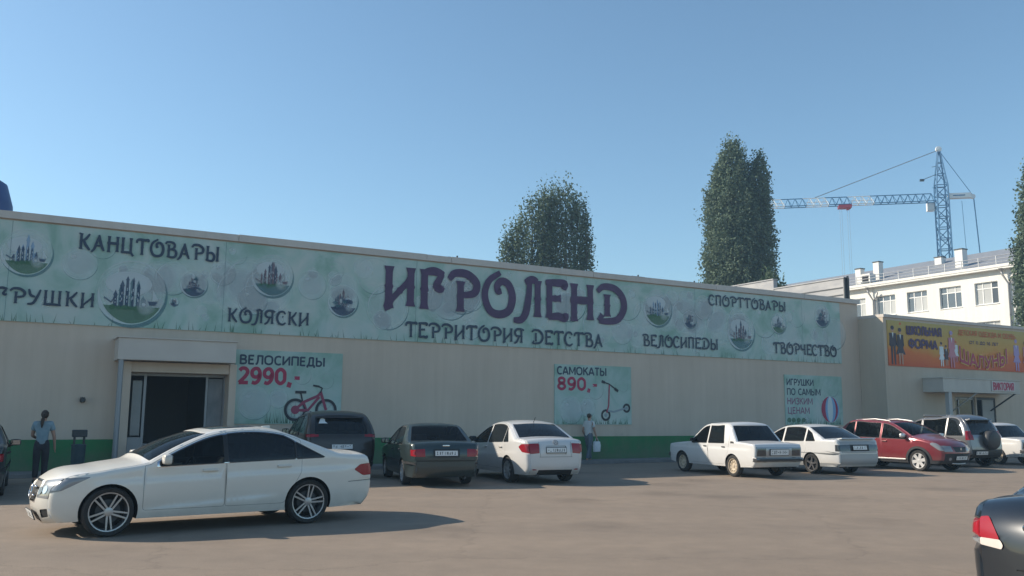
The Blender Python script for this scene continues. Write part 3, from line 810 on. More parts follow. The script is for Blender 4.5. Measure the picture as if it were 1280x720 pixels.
po = poster('poster', 'mint poster of a kick scooter, priced 890, on the middle of the wall', -6.06, -2.69, 1.32, 3.44)
k = MB(); write(k, 'САМОКАТЫ', .10, 2.24, 1.76, .28, -.033, .21); face_front(k.build('lettering', I_TEXT, po))
k = MB(); write(k, '890,-', .12, 1.85, 1.22, .44, -.033, .23); face_front(k.build('lettering', I_RED, po))
k = MB(); bubble(k, 1.75, 1.25, .36, -.031, 'ring'); bubble(k, .7, .5, .5, -.0312, 'plain'); bubble(k, 1.4, .6, .35, -.0316, 'plain'); bubble(k, 3.0, 1.4, .22, -.032, 'ring')
grass_tufts(k, .1, 3.2, .02, 70, -.034, 3, .35, 9); face_front(k.build('printed_bubbles', ART, po))
k = MB()
for cx, cz, r in ((2.20, .34, .17), (3.14, .60, .13)):
    ribbon(k, ring_pts(cx, cz, r), .08, -.040, 0); disc(k, cx, cz, r * .4, r * .4, -.041, 1, 14)
for i, (pts, wd, mm) in enumerate([([(2.24, .42), (2.33, .70), (2.36, 1.35), (2.37, 1.46)], .05, 2), ([(2.02, 1.56), (2.37, 1.46), (2.75, 1.22)], .05, 0), ([(2.02, 1.56), (2.16, 1.52)], .10, 0), ([(2.60, 1.31), (2.76, 1.21)], .10, 0), ([(2.28, .50), (2.56, .46), (3.10, .60)], .07, 1)]):
    ribbon(k, pts, wd, -.0425 - .0007 * i, mm)
face_front(k.build('printed_scooter', [I_TYRE, I_GREY, I_RED], po))

po = poster('poster', 'mint poster of a striped ball at the right end of the long wall', 5.27, 8.74, 1.32, 3.40)
for t, x0, x1, zb, mm in (('ИГРУШКИ', .12, 1.72, 1.64, I_TEXT), ('ПО САМЫМ', .12, 2.12, 1.24, I_TEXT), ('НИЗКИМ', .12, 1.62, .85, mat('ink_pinkish', (.27, .13, .19), .5)), ('ЦЕНАМ', .14, 1.42, .46, mat('ink_pinkish'))):
    k = MB(); write(k, t, x0, x1, zb, .27, -.033, .18); face_front(k.build('lettering', mm, po))
k = MB(); bubble(k, 2.9, 1.55, .35, -.031, 'ring'); bubble(k, 1.2, .2, .18, -.0312, 'plain'); grass_tufts(k, .1, 3.3, .02, 90, -.034, 3, .42, 10)
for x in (.2, .45, .75, 1.05): disc(k, x, .2, .12, .10, -.035, 3, 12)
face_front(k.build('printed_bubbles', ART, po))
k = MB(); cx, cz, r = 2.68, .66, .56
disc(k, cx, cz, r, r, -.040, 0, 40)
def gore(a0, a1, y, m):
    pts = []
    for i in range(15):
        th = -math.pi / 2 + math.pi * i / 14
        pts.append((cx + r * .985 * math.cos(th) * a0, cz + r * .985 * math.sin(th)))
    for i in range(14, -1, -1):
        th = -math.pi / 2 + math.pi * i / 14
        pts.append((cx + r * .985 * math.cos(th) * a1, cz + r * .985 * math.sin(th)))
    vs = [(p_[0], y, p_[1]) for p_ in pts]
    k.add(vs, [(i, i + 1, 28 - i, 29 - i) for i in range(14)], m)
gore(-1, -.55, -.041, 1); gore(-.30, -.02, -.0412, 0); gore(-.55, -.30, -.0414, 2); gore(.30, .62, -.0416, 2); gore(.62, .85, -.0418, 1); gore(.85, 1, -.042, 2)
face_front(k.build('printed_ball', [I_WHITE, I_RED, I_BLUE], po))

# ------------------------------------------------------------------ annex on the right
AV = -1.30
GREYWALL = wall_paint('grey_beige_wall_paint', (0.545, 0.45, 0.348), (0.605, 0.503, 0.392))
annex = thing('annex_building', 'lower grey beige shop wing with a canopy at the right end of the store', 'shop wing', BO, RZ)
D0, D1, WN0 = 16.32, 17.78, 14.72
w = MB()
AR = 32.0
w.box(10.03, WN0, AV, AV + .3, 0, 5.98); w.box(WN0, D1, AV, AV + .3, 2.62, 5.98); w.box(D1, AR, AV, AV + .3, 0, 5.98)
w.box(WN0, D0 - .08, AV, AV + .3, 0, 0.55); w.box(D0 - .08, D0, AV, AV + .3, 0, 2.62)
w.box(10.03, 10.33, AV + .3, 12, 0, 5.98); w.box(AR - .3, AR, AV + .3, 12, 0, 5.98); w.box(10.33, AR - .3, 11.7, 12, 0, 5.98)
w.build('wall', GREYWALL, annex)
MB().box(10.33, AR - .3, AV + .3, 11.7, 5.5, 5.7).build('roof', ROOF, annex)
c = MB(); c.box(10.022, AR, AV - .05, AV + .36, 5.985, 6.12); c.box(10.022, 10.36, AV + .36, 12, 5.985, 6.12); c.build('coping', COPING, annex, bevel=0.01)
r_ = MB(); r_.box(WN0, D1, AV + .30, AV + 4, 0, .02); r_.box(WN0 - .4, WN0, AV + .3, AV + 4, 0, 2.8); r_.box(D1, D1 + .4, AV + .3, AV + 4, 0, 2.8); r_.box(WN0, D1, AV + 4, AV + 4.1, 0, 2.8); r_.box(WN0, D1, AV + .31, AV + 4, 2.8, 2.9)
r_.build('vestibule', DARKROOM, annex)
f = MB()
for x0, x1 in ((WN0, WN0 + .12), (15.05, 15.12), (D0 - .16, D0 - .08)): f.box(x0, x1, AV + .08, AV + .16, .55, 2.6)
f.box(WN0 + .12, D0 - .16, AV + .08, AV + .16, 2.5, 2.6); f.box(WN0 + .12, D0 - .16, AV + .08, AV + .16, .55, .65)
f = f.build('window', GREY_STEEL, annex)
MB().box(WN0 + .12, D0 - .16, AV + .11, AV + .125, .65, 2.5).build('pane', TINT, f)
f = MB(); f.box(D0, D0 + .07, AV + .03, AV + .12, 0, 2.6); f.box(D1 - .07, D1, AV + .03, AV + .12, 0, 2.6); f.box(D0 + .07, D1 - .07, AV + .03, AV + .12, 2.5, 2.6); f.box(D0 + .42, D0 + .48, AV + .03, AV + .12, 0, 2.5)
f.build('door_frame', DARK_METAL, annex)
f = MB(); f.box(D0 + .48, D1 - .07, AV + .05, AV + .09, .03, 2.5); f = f.build('door', noisy('door_laminate', (0.26, 0.255, 0.24), (0.31, 0.30, 0.28), 1.5, rough=0.5), annex)
MB().tube([(D0 + .58, AV - .02, 1.0), (D0 + .58, AV - .02, 1.35)], .018, 8).build('handle', CHROME, f)
cn = MB(); cn.box(12.47, 18.14, AV - 1.0, AV, 2.78, 3.37); cn.box(12.43, 18.18, AV - 1.04, AV, 3.37, 3.41)
cn.build('canopy', noisy('pale_canopy_sheet', (0.46, 0.43, 0.38), (0.52, 0.49, 0.43), .9, rough=.55, stretch=(3, 1, 1)), annex, bevel=.01)
s1 = MB(); s1.box(12.83, 13.05, AV - .99, AV - .80, 0, 2.78); s1.build('post', mat('pale_post', (.40, .40, .385), .5), annex, bevel=.01)
for (a0, z0, a1) in ((14.40, 1.95, 15.05), (17.30, 2.0, 17.95)):
    MB().tube([(a0, AV - .03, z0), (a1 - .1, AV - .95, 2.80)], .035, 8).build('strut', mat('pale_post', (.56, .57, .55)) if a0 < 15 else DARK_METAL, annex, True)
f = MB().box(0, 1.75, -.04, 0, 0, .45).build('sign', mat('sign_board', (.52, .48, .46), .4), loc=bw(15.93, AV - 1.002, 2.88), rz=RZ)
tag(f, 'white board with red capitals on the front of the wing canopy', 'sign')
k = MB(); write(k, 'ВИКТОРИЯ', .09, 1.66, .05, .34, -.044, .24); face_front(k.build('lettering', I_RED, f))

def orange():
    m = mat('printed_orange', (.6, .3, .05), .5, spec=.3)
    b = m.node_tree.nodes['Principled BSDF']
    tc = N(m, 'ShaderNodeTexCoord'); sx = N(m, 'ShaderNodeSeparateXYZ'); L(m, tc, 'Object', sx, 'Vector')
    nz = N(m, 'ShaderNodeTexNoise', Scale=.5, Detail=3); L(m, tc, 'Object', nz, 'Vector')
    ad = N(m, 'ShaderNodeMath', operation='MULTIPLY_ADD'); ad.inputs[1].default_value = .9; L(m, nz, 'Fac', ad, 0); L(m, sx, 'Z', ad, 2)
    mr = N(m, 'ShaderNodeMapRange'); mr.inputs[1].default_value = .45; mr.inputs[2].default_value = 2.5; L(m, ad, 0, mr, 0)
    cr = N(m, 'ShaderNodeValToRGB'); e = cr.color_ramp.elements
    e[0].color = (.58, .10, .035, 1); e[1].color = (.46, .37, .12, 1)
    el = e.new(.30); el.color = (.66, .17, .035, 1); el = e.new(.46); el.color = (.60, .31, .06, 1)
    L(m, mr, 0, cr, 'Fac'); L(m, cr, 'Color', b, 'Base Color')
    return m
ob = MB().box(0, 18.5, -.04, 0, 0, 1.98).build('banner', orange(), loc=bw(10.24, AV, 3.89), rz=RZ)
tag(ob, 'orange and yellow banner of pupils and school clothes on the right wing', 'banner')
I_SUIT = mat('ink_suit', (.035, .022, .04), .5); I_SKIN = mat('ink_skin', (.50, .26, .17), .5); I_PLUM = mat('ink_plum', (.06, .02, .09), .5); I_ROSE = mat('ink_rose', (.52, .20, .25), .5); I_LILAC = mat('ink_lilac', (.35, .26, .50), .5)
I_OR = mat('ink_orange_red', (.60, .12, .02), .5); I_YEL = mat('ink_yellow', (.66, .45, .08), .5)
def figure(mb, x, z, h, y, coat, legs, skirt=False, hair=0):
    """printed pupil: hair, face, torso, arms, legs"""
    e = .0012
    disc(mb, x, z + h * .90, h * .062, h * .075, y, 1, 18)
    disc(mb, x, z + h * .935, h * .068, h * .055, y - e, hair, 16)
    poly(mb, [(x - h * .135, z + h * .80), (x + h * .135, z + h * .80), (x + h * .115, z + h * .46), (x - h * .115, z + h * .46)], y - 2 * e, coat)
    poly(mb, [(x - h * .12, z + h * .80), (x - h * .15, z + h * .48), (x - h * .105, z + h * .47), (x - h * .08, z + h * .74)], y - 3 * e, coat)
    poly(mb, [(x + h * .12, z + h * .80), (x + h * .15, z + h * .50), (x + h * .105, z + h * .49), (x + h * .08, z + h * .74)], y - 4 * e, coat)
    if skirt:
        poly(mb, [(x - h * .08, z + h * .50), (x + h * .08, z + h * .50), (x + h * .19, z + h * .27), (x - h * .19, z + h * .27)], y - 5 * e, coat)
    for s in (-1, 1):
        poly(mb, [(x + s * h * .05 - h * .04, z + h * (.30 if skirt else .50)), (x + s * h * .05 + h * .04, z + h * (.30 if skirt else .50)), (x + s * h * .06 + h * .025, z), (x + s * h * .06 - h * .025, z)], y - (6 if s < 0 else 7) * e, legs)
    poly(mb, [(x - h * .03, z + h * .81), (x + h * .03, z + h * .81), (x, z + h * .66)], y - 8 * e, 2)
k = MB()
figure(k, .32, .05, 1.72, -.044, 0, 0); figure(k, .80, .07, 1.62, -.056, 0, 1, True)
figure(k, 3.66, .08, 1.12, -.044, 2, 2, True, 0); figure(k, 3.98, .12, .95, -.052, 0, 1, True, 0); figure(k, 4.40, .05, 1.70, -.058, 4, 4, True, 5); figure(k, 4.72, .30, 1.0, -.050, 2, 4, True, 3); figure(k, 9.45, .04, 1.56, -.044, 5, 5, True, 5); figure(k, 10.2, .04, 1.5, -.058, 4, 5, True, 0)
disc(k, .86, 1.86, .07, .06, -.044, 3, 12)
face_front(k.build('printed_pupils', [I_SUIT, I_SKIN, I_WHITE, I_OR, I_ROSE, I_LILAC], ob))
for t, x0, x1, zb, h, mm, wt in (('ШКОЛЬНАЯ', 1.26, 3.70, 1.42, .38, I_PLUM, .26), ('ФОРМА', 1.36, 3.36, .82, .40, I_PLUM, .26), ('ДЕТСКАЯ ОДЕЖДА И ОБУВЬ', 4.95, 9.42, 1.58, .24, I_OR, .17), ('от 0 до 16 лет'.upper(), 5.75, 8.0, 1.20, .14, I_PLUM, .2)):
    k = MB(); write(k, t, x0, x1, zb, h, -.066, wt); face_front(k.build('lettering', mm, ob))
def sag(X, Z):
    t = (X - 6.75) / 1.9
    return (X, Z - .32 * (1 - t * t) + .30 * (Z - .5) * t * t)
k = MB(); write(k, 'ШАЛУНЫ', 4.92, 8.62, .42, .56, -.066, .36, PLAIN, 0, 0, sag); face_front(k.build('lettering', I_YEL, ob))
k = MB(); write(k, 'ШАЛУНЫ', 4.92, 8.62, .42, .56, -.0735, .22, PLAIN, 0, 0, sag); face_front(k.build('lettering', I_RED, ob))

# ------------------------------------------------------------------ thin summer haze round the whole place
hz = bpy.data.materials.new('haze_air'); hz.use_nodes = True
nt = hz.node_tree; nt.nodes.remove(nt.nodes['Principled BSDF'])
pv = nt.nodes.new('ShaderNodeVolumePrincipled')
pv.inputs['Color'].default_value = (.46, .73, 1.0, 1); pv.inputs['Density'].default_value = HAZE; pv.inputs['Anisotropy'].default_value = 0.0
nt.links.new(pv.outputs[0], nt.nodes['Material Output'].inputs['Volume'])
tag(MB().box(-270, 310, -230, 350, -1.0, 47).build('haze', hz), 'thin bluish summer haze over the lot', kind='stuff')
# ------------------------------------------------------------------ vehicle bodies
# A body is two smooth maps: side(x, z) for each flank and strip(s, t) for everything from the front bumper over
# hood, screen, roof and boot to the rear bumper. Panels, glass and lamps are outlines on those maps.
def pip(px, py, poly):
    """points in polygon, numpy"""
    inside = np.zeros(len(px), bool)
    n = len(poly)
    j = n - 1
    for i in range(n):
        xi, yi = poly[i]; xj, yj = poly[j]
        if yi != yj:
            c = ((yi > py) != (yj > py)) & (px < (xj - xi) * (py - yi) / (yj - yi) + xi)
            inside ^= c
        j = i
    return inside

def clip_poly(poly, a, b, c):
    """keep a*x + b*y >= c"""
    out = []
    n = len(poly)
    for i in range(n):
        p, q = poly[i], poly[(i + 1) % n]
        dp, dq = a * p[0] + b * p[1] - c, a * q[0] + b * q[1] - c
        if dp >= 0: out.append(p)
        if (dp >= 0) != (dq >= 0):
            t = dp / (dp - dq)
            out.append((p[0] + (q[0] - p[0]) * t, p[1] + (q[1] - p[1]) * t))
    return out

def line_keep(p, q):
    """half-plane to the left of p->q as (a, b, c)"""
    a, b = -(q[1] - p[1]), q[0] - p[0]
    return a, b, a * p[0] + b * p[1]

def clean(poly, eps=0.004):
    out = []
    for p in poly:
        if not out or math.hypot(p[0] - out[-1][0], p[1] - out[-1][1]) > eps: out.append(p)
    if len(out) > 1 and math.hypot(out[0][0] - out[-1][0], out[0][1] - out[-1][1]) < eps: out.pop()
    return out

def area(poly):
    return 0.5 * sum(poly[i][0] * poly[(i + 1) % len(poly)][1] - poly[(i + 1) % len(poly)][0] * poly[i][1] for i in range(len(poly)))

def grow(poly, d):
    """offset a clean outline outwards by d"""
    poly = clean(poly)
    s = 1 if area(poly) > 0 else -1
    n = len(poly)
    out = []
    for i in range(n):
        p0, p1, p2 = poly[i - 1], poly[i], poly[(i + 1) % n]
        def nn(a, b):
            dx, dy = b[0] - a[0], b[1] - a[1]
            l = math.hypot(dx, dy)
            return (dy / l * s, -dx / l * s)
        n1, n2 = nn(p0, p1), nn(p1, p2)
        mx, my = n1[0] + n2[0], n1[1] + n2[1]
        l2 = mx * mx + my * my
        k = 2 * d / l2 if l2 > 0.5 else d * 2
        k = max(-abs(d) * 2, min(abs(d) * 2, k))
        out.append((p1[0] + mx * k, p1[1] + my * k))
    return out

def soften(poly, r=0.03, k=3):
    """round the corners of an outline"""
    poly = clean(poly, 0.01)
    out = []
    n = len(poly)
    for i in range(n):
        p0, p1, p2 = (Vector(poly[i - 1]), Vector(poly[i]), Vector(poly[(i + 1) % n]))
        a, b = p0 - p1, p2 - p1
        ang = a.angle(b, 0)
        if ang > R(160):
            out.append(tuple(p1)); continue
        rr = min(r, a.length * .45, b.length * .45)
        A, B_ = p1 + a.normalized() * rr, p1 + b.normalized() * rr
        for j in range(k + 1):
            t = j / k
            out.append(tuple(A * (1 - t) ** 2 + p1 * 2 * t * (1 - t) + B_ * t * t))
    return clean(out)

class Car:
    def __init__(s, sil, W, xf, xr, rt, ra, zs, belt, tum=0.36, fillet=0.075, crown=None, plan=(0.16, 0.9, 0.13, 0.9), crease=(), bulge=0.045, sharp=(7, 9, 11, 13), xb=None, arch_c=None):
        s.W, s.xf, s.xr, s.rt, s.ra, s.zs, s.tum, s.r = W, xf, xr, rt, ra, zs, tum, fillet
        s.belt, s.plan, s.crease, s.bulge = belt, plan, crease, bulge
        P = [Vector(p) for p in sil]
        n = len(P)
        Q, D = [], []
        tang = []
        for i in range(n):
            a = P[max(i - 1, 0)]; b = P[min(i + 1, n - 1)]
            la, lb = (P[i] - a).length or 1, (b - P[i]).length or 1
            tv = ((P[i] - a) / la * lb + (b - P[i]) / lb * la) / (la + lb)
            tang.append(tv)
        for i in range(n - 1):
            p, q = P[i], P[i + 1]
            l = (q - p).length
            t0 = (q - p) / l if i in sharp else tang[i]
            t1 = (q - p) / l if (i + 1) in sharp else tang[i + 1]
            if i in sharp: t0 = ((q - p) / l * 2 - t1)
            if (i + 1) in sharp: t1 = ((q - p) / l * 2 - (tang[i] if i not in sharp else (q - p) / l))
            k = max(2, int(l / 0.055))
            for j in range(k):
                t = j / k
                D.append(p * (2 * t ** 3 - 3 * t * t + 1) + t0 * l * (t ** 3 - 2 * t * t + t) + q * (-2 * t ** 3 + 3 * t * t) + t1 * l * (t ** 3 - t * t))
                Q.append(i + t)
        D.append(P[-1]); Q.append(n - 1)
        s.X = np.array([p.x for p in D]); s.Z = np.array([p.y for p in D]); s.Q = np.array(Q, float)
        s.S = np.concatenate([[0], np.cumsum(np.hypot(np.diff(s.X), np.diff(s.Z)))])
        cr = crown or {}
        pts = sorted(cr.items())
        s.C = np.interp(s.Q, [p[0] for p in pts], [p[1] for p in pts]) if pts else np.full(len(Q), .05)
        tx = np.gradient(s.X); tz = np.gradient(s.Z); l = np.hypot(tx, tz)
        s.NX, s.NZ = tz / l, -tx / l
        s.parts = {}
        s.x0, s.x1 = float(s.X.max()), float(s.X.min())
        s.side_regions, s.strip_regions = [], []
        s.zc = rt if arch_c is None else arch_c
    # --- queries
    def q2s(s, q): return float(np.interp(q, s.Q, s.S))
    def F(s, z, upto=8):
        k = int(np.searchsorted(s.Q, upto))
        i = np.where((s.Z[:k - 1] <= z) & (s.Z[1:k] > z))[0]
        i = i[0] if len(i) else int(np.argmax(s.Z[:k])) - 1
        t = (z - s.Z[i]) / (s.Z[i + 1] - s.Z[i] + 1e-9)
        return float(s.S[i] + max(0, min(1, t)) * (s.S[i + 1] - s.S[i]))
    def Rr(s, z, start=12):
        k = int(np.searchsorted(s.Q, start))
        i = [j for j in range(k, len(s.Z) - 1) if s.Z[j] >= z > s.Z[j + 1]]
        i = i[-1] if i else k
        t = (z - s.Z[i]) / (s.Z[i + 1] - s.Z[i] - 1e-9)
        return float(s.S[i] + max(0, min(1, t)) * (s.S[i + 1] - s.S[i]))
    def T(s, x):
        k0, k1 = int(np.searchsorted(s.Q, 3.5)), int(np.searchsorted(s.Q, 15.5))
        return float(np.interp(-x, -s.X[k0:k1], s.S[k0:k1]))
    def top(s, x):
        k0, k1 = int(np.searchsorted(s.Q, 3.5)), int(np.searchsorted(s.Q, 15.5))
        return float(np.interp(-x, -s.X[k0:k1], s.Z[k0:k1]))
    def inset(s, m):
        """outline of the flank shrunk by m, closed along the sill"""
        pts = [(float(x - nx * m), float(z - nz * m)) for x, z, nx, nz in zip(s.X, s.Z, s.NX, s.NZ)]
        k0, k1 = int(np.searchsorted(s.Q, 2)), int(np.searchsorted(s.Q, len(s.Q) and s.Q[-1] - 2))
        pts = pts[k0:k1]
        return [(pts[0][0], s.zs)] + pts + [(pts[-1][0], s.zs)]
    def panel(s, m, *cuts):
        p = s.inset(m)
        if area(p) < 0: p = p[::-1]
        for c in cuts: p = clip_poly(p, *c)
        return clean(p)
    # --- maps
    def wbase(s, x, z):
        pf, lf, pr, lr = s.plan
        xs0, xs1 = s.x0 - lf, s.x1 + lr
        f = np.clip((x - xs0) / lf, 0, 1); g_ = np.clip((xs1 - x) / lr, 0, 1)
        w = s.W * (1 - pf * f ** 2.6 - pr * g_ ** 2.6)
        b = s.belt(x)
        up = np.clip(z - b, 0, None)
        w = w - s.tum * up * up / (up + .05) - .10 * up * up
        lo = np.clip((b - .22) - z, 0, None)
        w = w - s.bulge * (lo / .5) ** 2
        for (xa, za, xb_, zb_, amp) in s.crease:
            zz = za + (x - xa) * (zb_ - za) / (xb_ - xa)
            w = w + amp * np.tanh((zz - z) / .030) * np.exp(-((z - zz) / .20) ** 2) * np.clip((x - min(xa, xb_)) / .3, 0, 1) * np.clip((max(xa, xb_) - x) / .3, 0, 1)
        return w
    def dist(s, x, z):
        ax, az = s.X[:-1], s.Z[:-1]; bx, bz = s.X[1:], s.Z[1:]
        dx, dz = bx - ax, bz - az
        l2 = dx * dx + dz * dz
        t = np.clip(((x[:, None] - ax) * dx + (z[:, None] - az) * dz) / l2, 0, 1)
        return np.sqrt(((x[:, None] - ax - t * dx) ** 2 + (z[:, None] - az - t * dz) ** 2).min(1))
    def wside(s, x, z):
        d = np.clip(s.dist(x, z) / s.r, 0, 1)
        return s.wbase(x, z) - s.r * .8 * (1 - np.sqrt(np.clip(1 - (1 - d) ** 2, 0, 1)))
    def side(s, x, z):
        x, z = np.asarray(x, float), np.asarray(z, float)
        return np.stack([x, s.wside(x, z), z], 1)
    def strip(s, S, y):
        """y here is the fraction -1..1 across"""
        S, y = np.asarray(S, float), np.asarray(y, float)
        x, z = np.interp(S, s.S, s.X), np.interp(S, s.S, s.Z)
        nx, nz = np.interp(S, s.S, s.NX), np.interp(S, s.S, s.NZ)
        l = np.hypot(nx, nz); nx, nz = nx / l, nz / l
        c = np.interp(S, s.S, s.C)
        w = s.wbase(x, z) - s.r * .8
        k = c * (1 - np.abs(y) ** 2.4)
        return np.stack([x + nx * k, y * w, z + nz * k], 1)
    def at(s, S, t):
        p = s.strip([S], [t])[0]
        a = s.strip([S - .01, S + .01], [t, t]); b = s.strip([S, S], [t - .02, t + .02])
        nrm = Vector(np.cross(a[1] - a[0], b[1] - b[0])).normalized()
        o = Vector((np.interp(S, s.S, s.NX), 0, np.interp(S, s.S, s.NZ)))
        return Vector(p), nrm if nrm.dot(o) > 0 else -nrm
    # --- regions: (key, material, outline, inset depth)
    def on_side(s, key, m, poly, depth=0.0): s.side_regions.append((key, m, clean(poly), depth))
    def on_strip(s, key, m, poly, depth=0.0, mirror=False):
        s.strip_regions.append((key, m, clean(poly), depth, 0))
        if mirror: s.strip_regions.append((key, m, clean([(a, -b) for a, b in poly][::-1]), depth, 1))
    def window(s, key, m, poly, depth=0.010, seal=0.014, rnd_=0.03):
        poly = soften(poly, rnd_)
        s.on_side(key, m, poly, depth)
        if seal: s.on_side('seal', BLACK_PLASTIC, grow(poly, seal), 0.002)
    def _tri(s, pts, edges):
        v, e, f, ov, oe, of = delaunay_2d_cdt([Vector(p) for p in pts], edges, [], 0, 1e-5)
        return np.array([(a.x, a.y) for a in v]), [tuple(t) for t in f]
    def _add(s, key, mt, P, Nn, F):
        s.parts.setdefault(key, []).append((mt, P, Nn, F))
    def _split(s, V, T, outer, regions, fmap, body, suffix, flip, default_key):
        T = [t if len(t) == 3 else t for t in T]
        cen = np.array([V[list(t)].mean(0) for t in T])
        ok = pip(cen[:, 0], cen[:, 1], outer)
        lab = np.full(len(T), -1)
        for ri, rg in enumerate(regions):
            m_ = pip(cen[:, 0], cen[:, 1], rg[2])
            lab[(lab < 0) & m_] = ri
        eps = 1e-3
        A, Bx, By = fmap(V[:, 0], V[:, 1]), fmap(V[:, 0] + eps, V[:, 1]), fmap(V[:, 0], V[:, 1] + eps)
        A2, A3 = fmap(V[:, 0] - eps, V[:, 1]), fmap(V[:, 0], V[:, 1] - eps)
        Nn = np.cross(Bx - A2, By - A3)
        Nn /= np.linalg.norm(Nn, axis=1)[:, None] + 1e-12
        for ri in range(-1, len(regions)):
            ids = [i for i in range(len(T)) if ok[i] and lab[i] == ri]
            if not ids: continue
            key, mt, depth = (default_key, body, 0) if ri < 0 else (regions[ri][0], regions[ri][1], regions[ri][3])
            yield key, mt, depth, ids, A, Nn, ri
    def mesh(s, body):
        # flanks
        outline = [(float(a), float(b)) for a, b in zip(s.X, s.Z)]
        bot = []
        def arch(cx):
            dz = s.zs - s.zc
            dx = math.sqrt(max(1e-6, s.ra ** 2 - dz * dz))
            a0 = math.atan2(dz, -dx) % (2 * math.pi)
            a1 = math.atan2(dz, dx)
            return [(cx + s.ra * math.cos(a0 + (a1 - a0) * i / 22), s.zc + s.ra * math.sin(a0 + (a1 - a0) * i / 22)) for i in range(23)]
        ar, af = arch(s.xr), arch(s.xf)
        zb = s.Z[-1]; zf = s.Z[0]
        if abs(zb - s.zs) > .01: bot.append((ar[0][0] - .03, s.zs + (zb - s.zs) * .3))
        bot += ar
        k = 7
        bot += [(ar[-1][0] + (af[0][0] - ar[-1][0]) * i / k, s.zs) for i in range(1, k)]
        bot += af
        if abs(zf - s.zs) > .01: bot.append((af[-1][0] + .03, s.zs + (zf - s.zs) * .3))
        outer = outline + bot
        pts = list(outer)
        edges = [(i, (i + 1) % len(outer)) for i in range(len(outer))]
        for key, m, poly, d in s.side_regions:
            b = len(pts); pts += poly
            edges += [(b + i, b + (i + 1) % len(poly)) for i in range(len(poly))]
        extra = []
        for fr in (.06, .2, .42, .7, 1.0):
            extra += [(x - nx * s.r * fr, z - nz * s.r * fr) for x, z, nx, nz in zip(s.X, s.Z, s.NX, s.NZ)]
        gx = np.arange(s.x1, s.x0, .09); gz = np.arange(s.zs, float(s.Z.max()), .075)
        extra += [(float(a), float(b)) for a in gx for b in gz]
        for (xa, za, xb_, zb_, amp) in s.crease:
            for x in np.arange(min(xa, xb_), max(xa, xb_), .08):
                z = za + (x - xa) * (zb_ - za) / (xb_ - xa)
                extra += [(float(x), z - .06), (float(x), z - .03), (float(x), z), (float(x), z + .03), (float(x), z + .06)]
        ex = np.array(extra)
        ok = pip(ex[:, 0], ex[:, 1], outer)
        dd = s.dist(ex[:, 0], ex[:, 1])
        ok &= dd > s.r * .05
        pts += [tuple(p) for p in ex[ok]]
        V, T = s._tri(pts, edges)
        for key, mt, depth, ids, A, Nn, ri in s._split(V, T, outer, s.side_regions, s.side, body, '', False, 'body'):
            nrm = Nn.copy()
            nrm[nrm[:, 1] < 0] *= -1
            P = A - nrm * depth
            for sg in (1, -1):
                Pm, nm = P * [1, sg, 1], nrm * [1, sg, 1]
                fs = []
                for i in ids:
                    t = list(T[i])
                    a, b, c = Pm[t[0]], Pm[t[1]], Pm[t[2]]
                    if np.dot(np.cross(b - a, c - a), nm[t[0]] + nm[t[1]] + nm[t[2]]) < 0: t = t[::-1]
                    fs.append(tuple(t))
                kk = key if key in ('body', 'seal') else (key, sg)
                s._add(kk, mt, Pm, nm, fs)
        # wheel arch liners
        for arcp in (ar, af):
            for sg in (1, -1):
                a = np.array(arcp)
                P0 = s.side(a[:, 0], a[:, 1]); P1 = P0.copy(); P1[:, 1] = s.W * .60
                P0[:, 1] -= .001
                P = np.concatenate([P0, P1]) * [1, sg, 1]
                n = len(arcp)
                fs = [(i, i + 1, n + i + 1, n + i) for i in range(n - 1)]
                fs.append(tuple(range(n, 2 * n)))
                s._add('underbody', UNDER, P, None, fs)
        # strip
        ts = [-1, -.985, -.96, -.9, -.8, -.65, -.5, -.33, -.16, 0, .16, .33, .5, .65, .8, .9, .96, .985, 1]
        pts = [(float(a), 1.0) for a in s.S] + [(float(a), -1.0) for a in s.S[::-1]]
        outer = list(pts)
        edges = [(i, (i + 1) % len(outer)) for i in range(len(outer))]
        for key, m, poly, d, mir in s.strip_regions:
            b = len(pts); pts += poly
            edges += [(b + i, b + (i + 1) % len(poly)) for i in range(len(poly))]
        L_ = float(s.S[-1])
        pts += [(float(a), t) for a in s.S[1:-1] for t in ts[1:-1]]
        V, T = s._tri(pts, edges)
        for key, mt, depth, ids, A, Nn, ri in s._split(V, T, outer, s.strip_regions, s.strip, body, '', False, 'body'):
            o = np.stack([np.interp(V[:, 0], s.S, s.NX), np.zeros(len(V)), np.interp(V[:, 0], s.S, s.NZ)], 1)
            sg_ = np.sign((Nn * o).sum(1)); sg_[sg_ == 0] = 1
            nrm = Nn * sg_[:, None]
            P = A - nrm * depth
            fs = []
            for i in ids:
                t = list(T[i])
                a, b, c = P[t[0]], P[t[1]], P[t[2]]
                if np.dot(np.cross(b - a, c - a), nrm[t[0]] + nrm[t[1]] + nrm[t[2]]) < 0: t = t[::-1]
                fs.append(tuple(t))
            if key in ('tail_light', 'headlight', 'fog_light', 'side_vent'):
                mid = V[list(T[ids[0]])].mean(0)[1]
                key = (key, 1 if mid > 0 else -1)
            s._add(key, mt, P, nrm, fs)
        # floor
        zz = s.zs + .02
        b = MB(); yy = s.W * .80
        b.box(s.xr + s.ra + .02, s.xf - s.ra - .02, -yy, yy, s.zs - .01, zz + .06)
        b.box(s.x1 + .25, s.xr + s.ra + .02, -s.W * .58, s.W * .58, s.zs - .01, zz + .1)
        b.box(s.xf - s.ra - .02, s.x0 - .25, -s.W * .58, s.W * .58, s.zs - .01, zz + .1)
        s._add('underbody', UNDER, np.array(b.v), None, b.f)
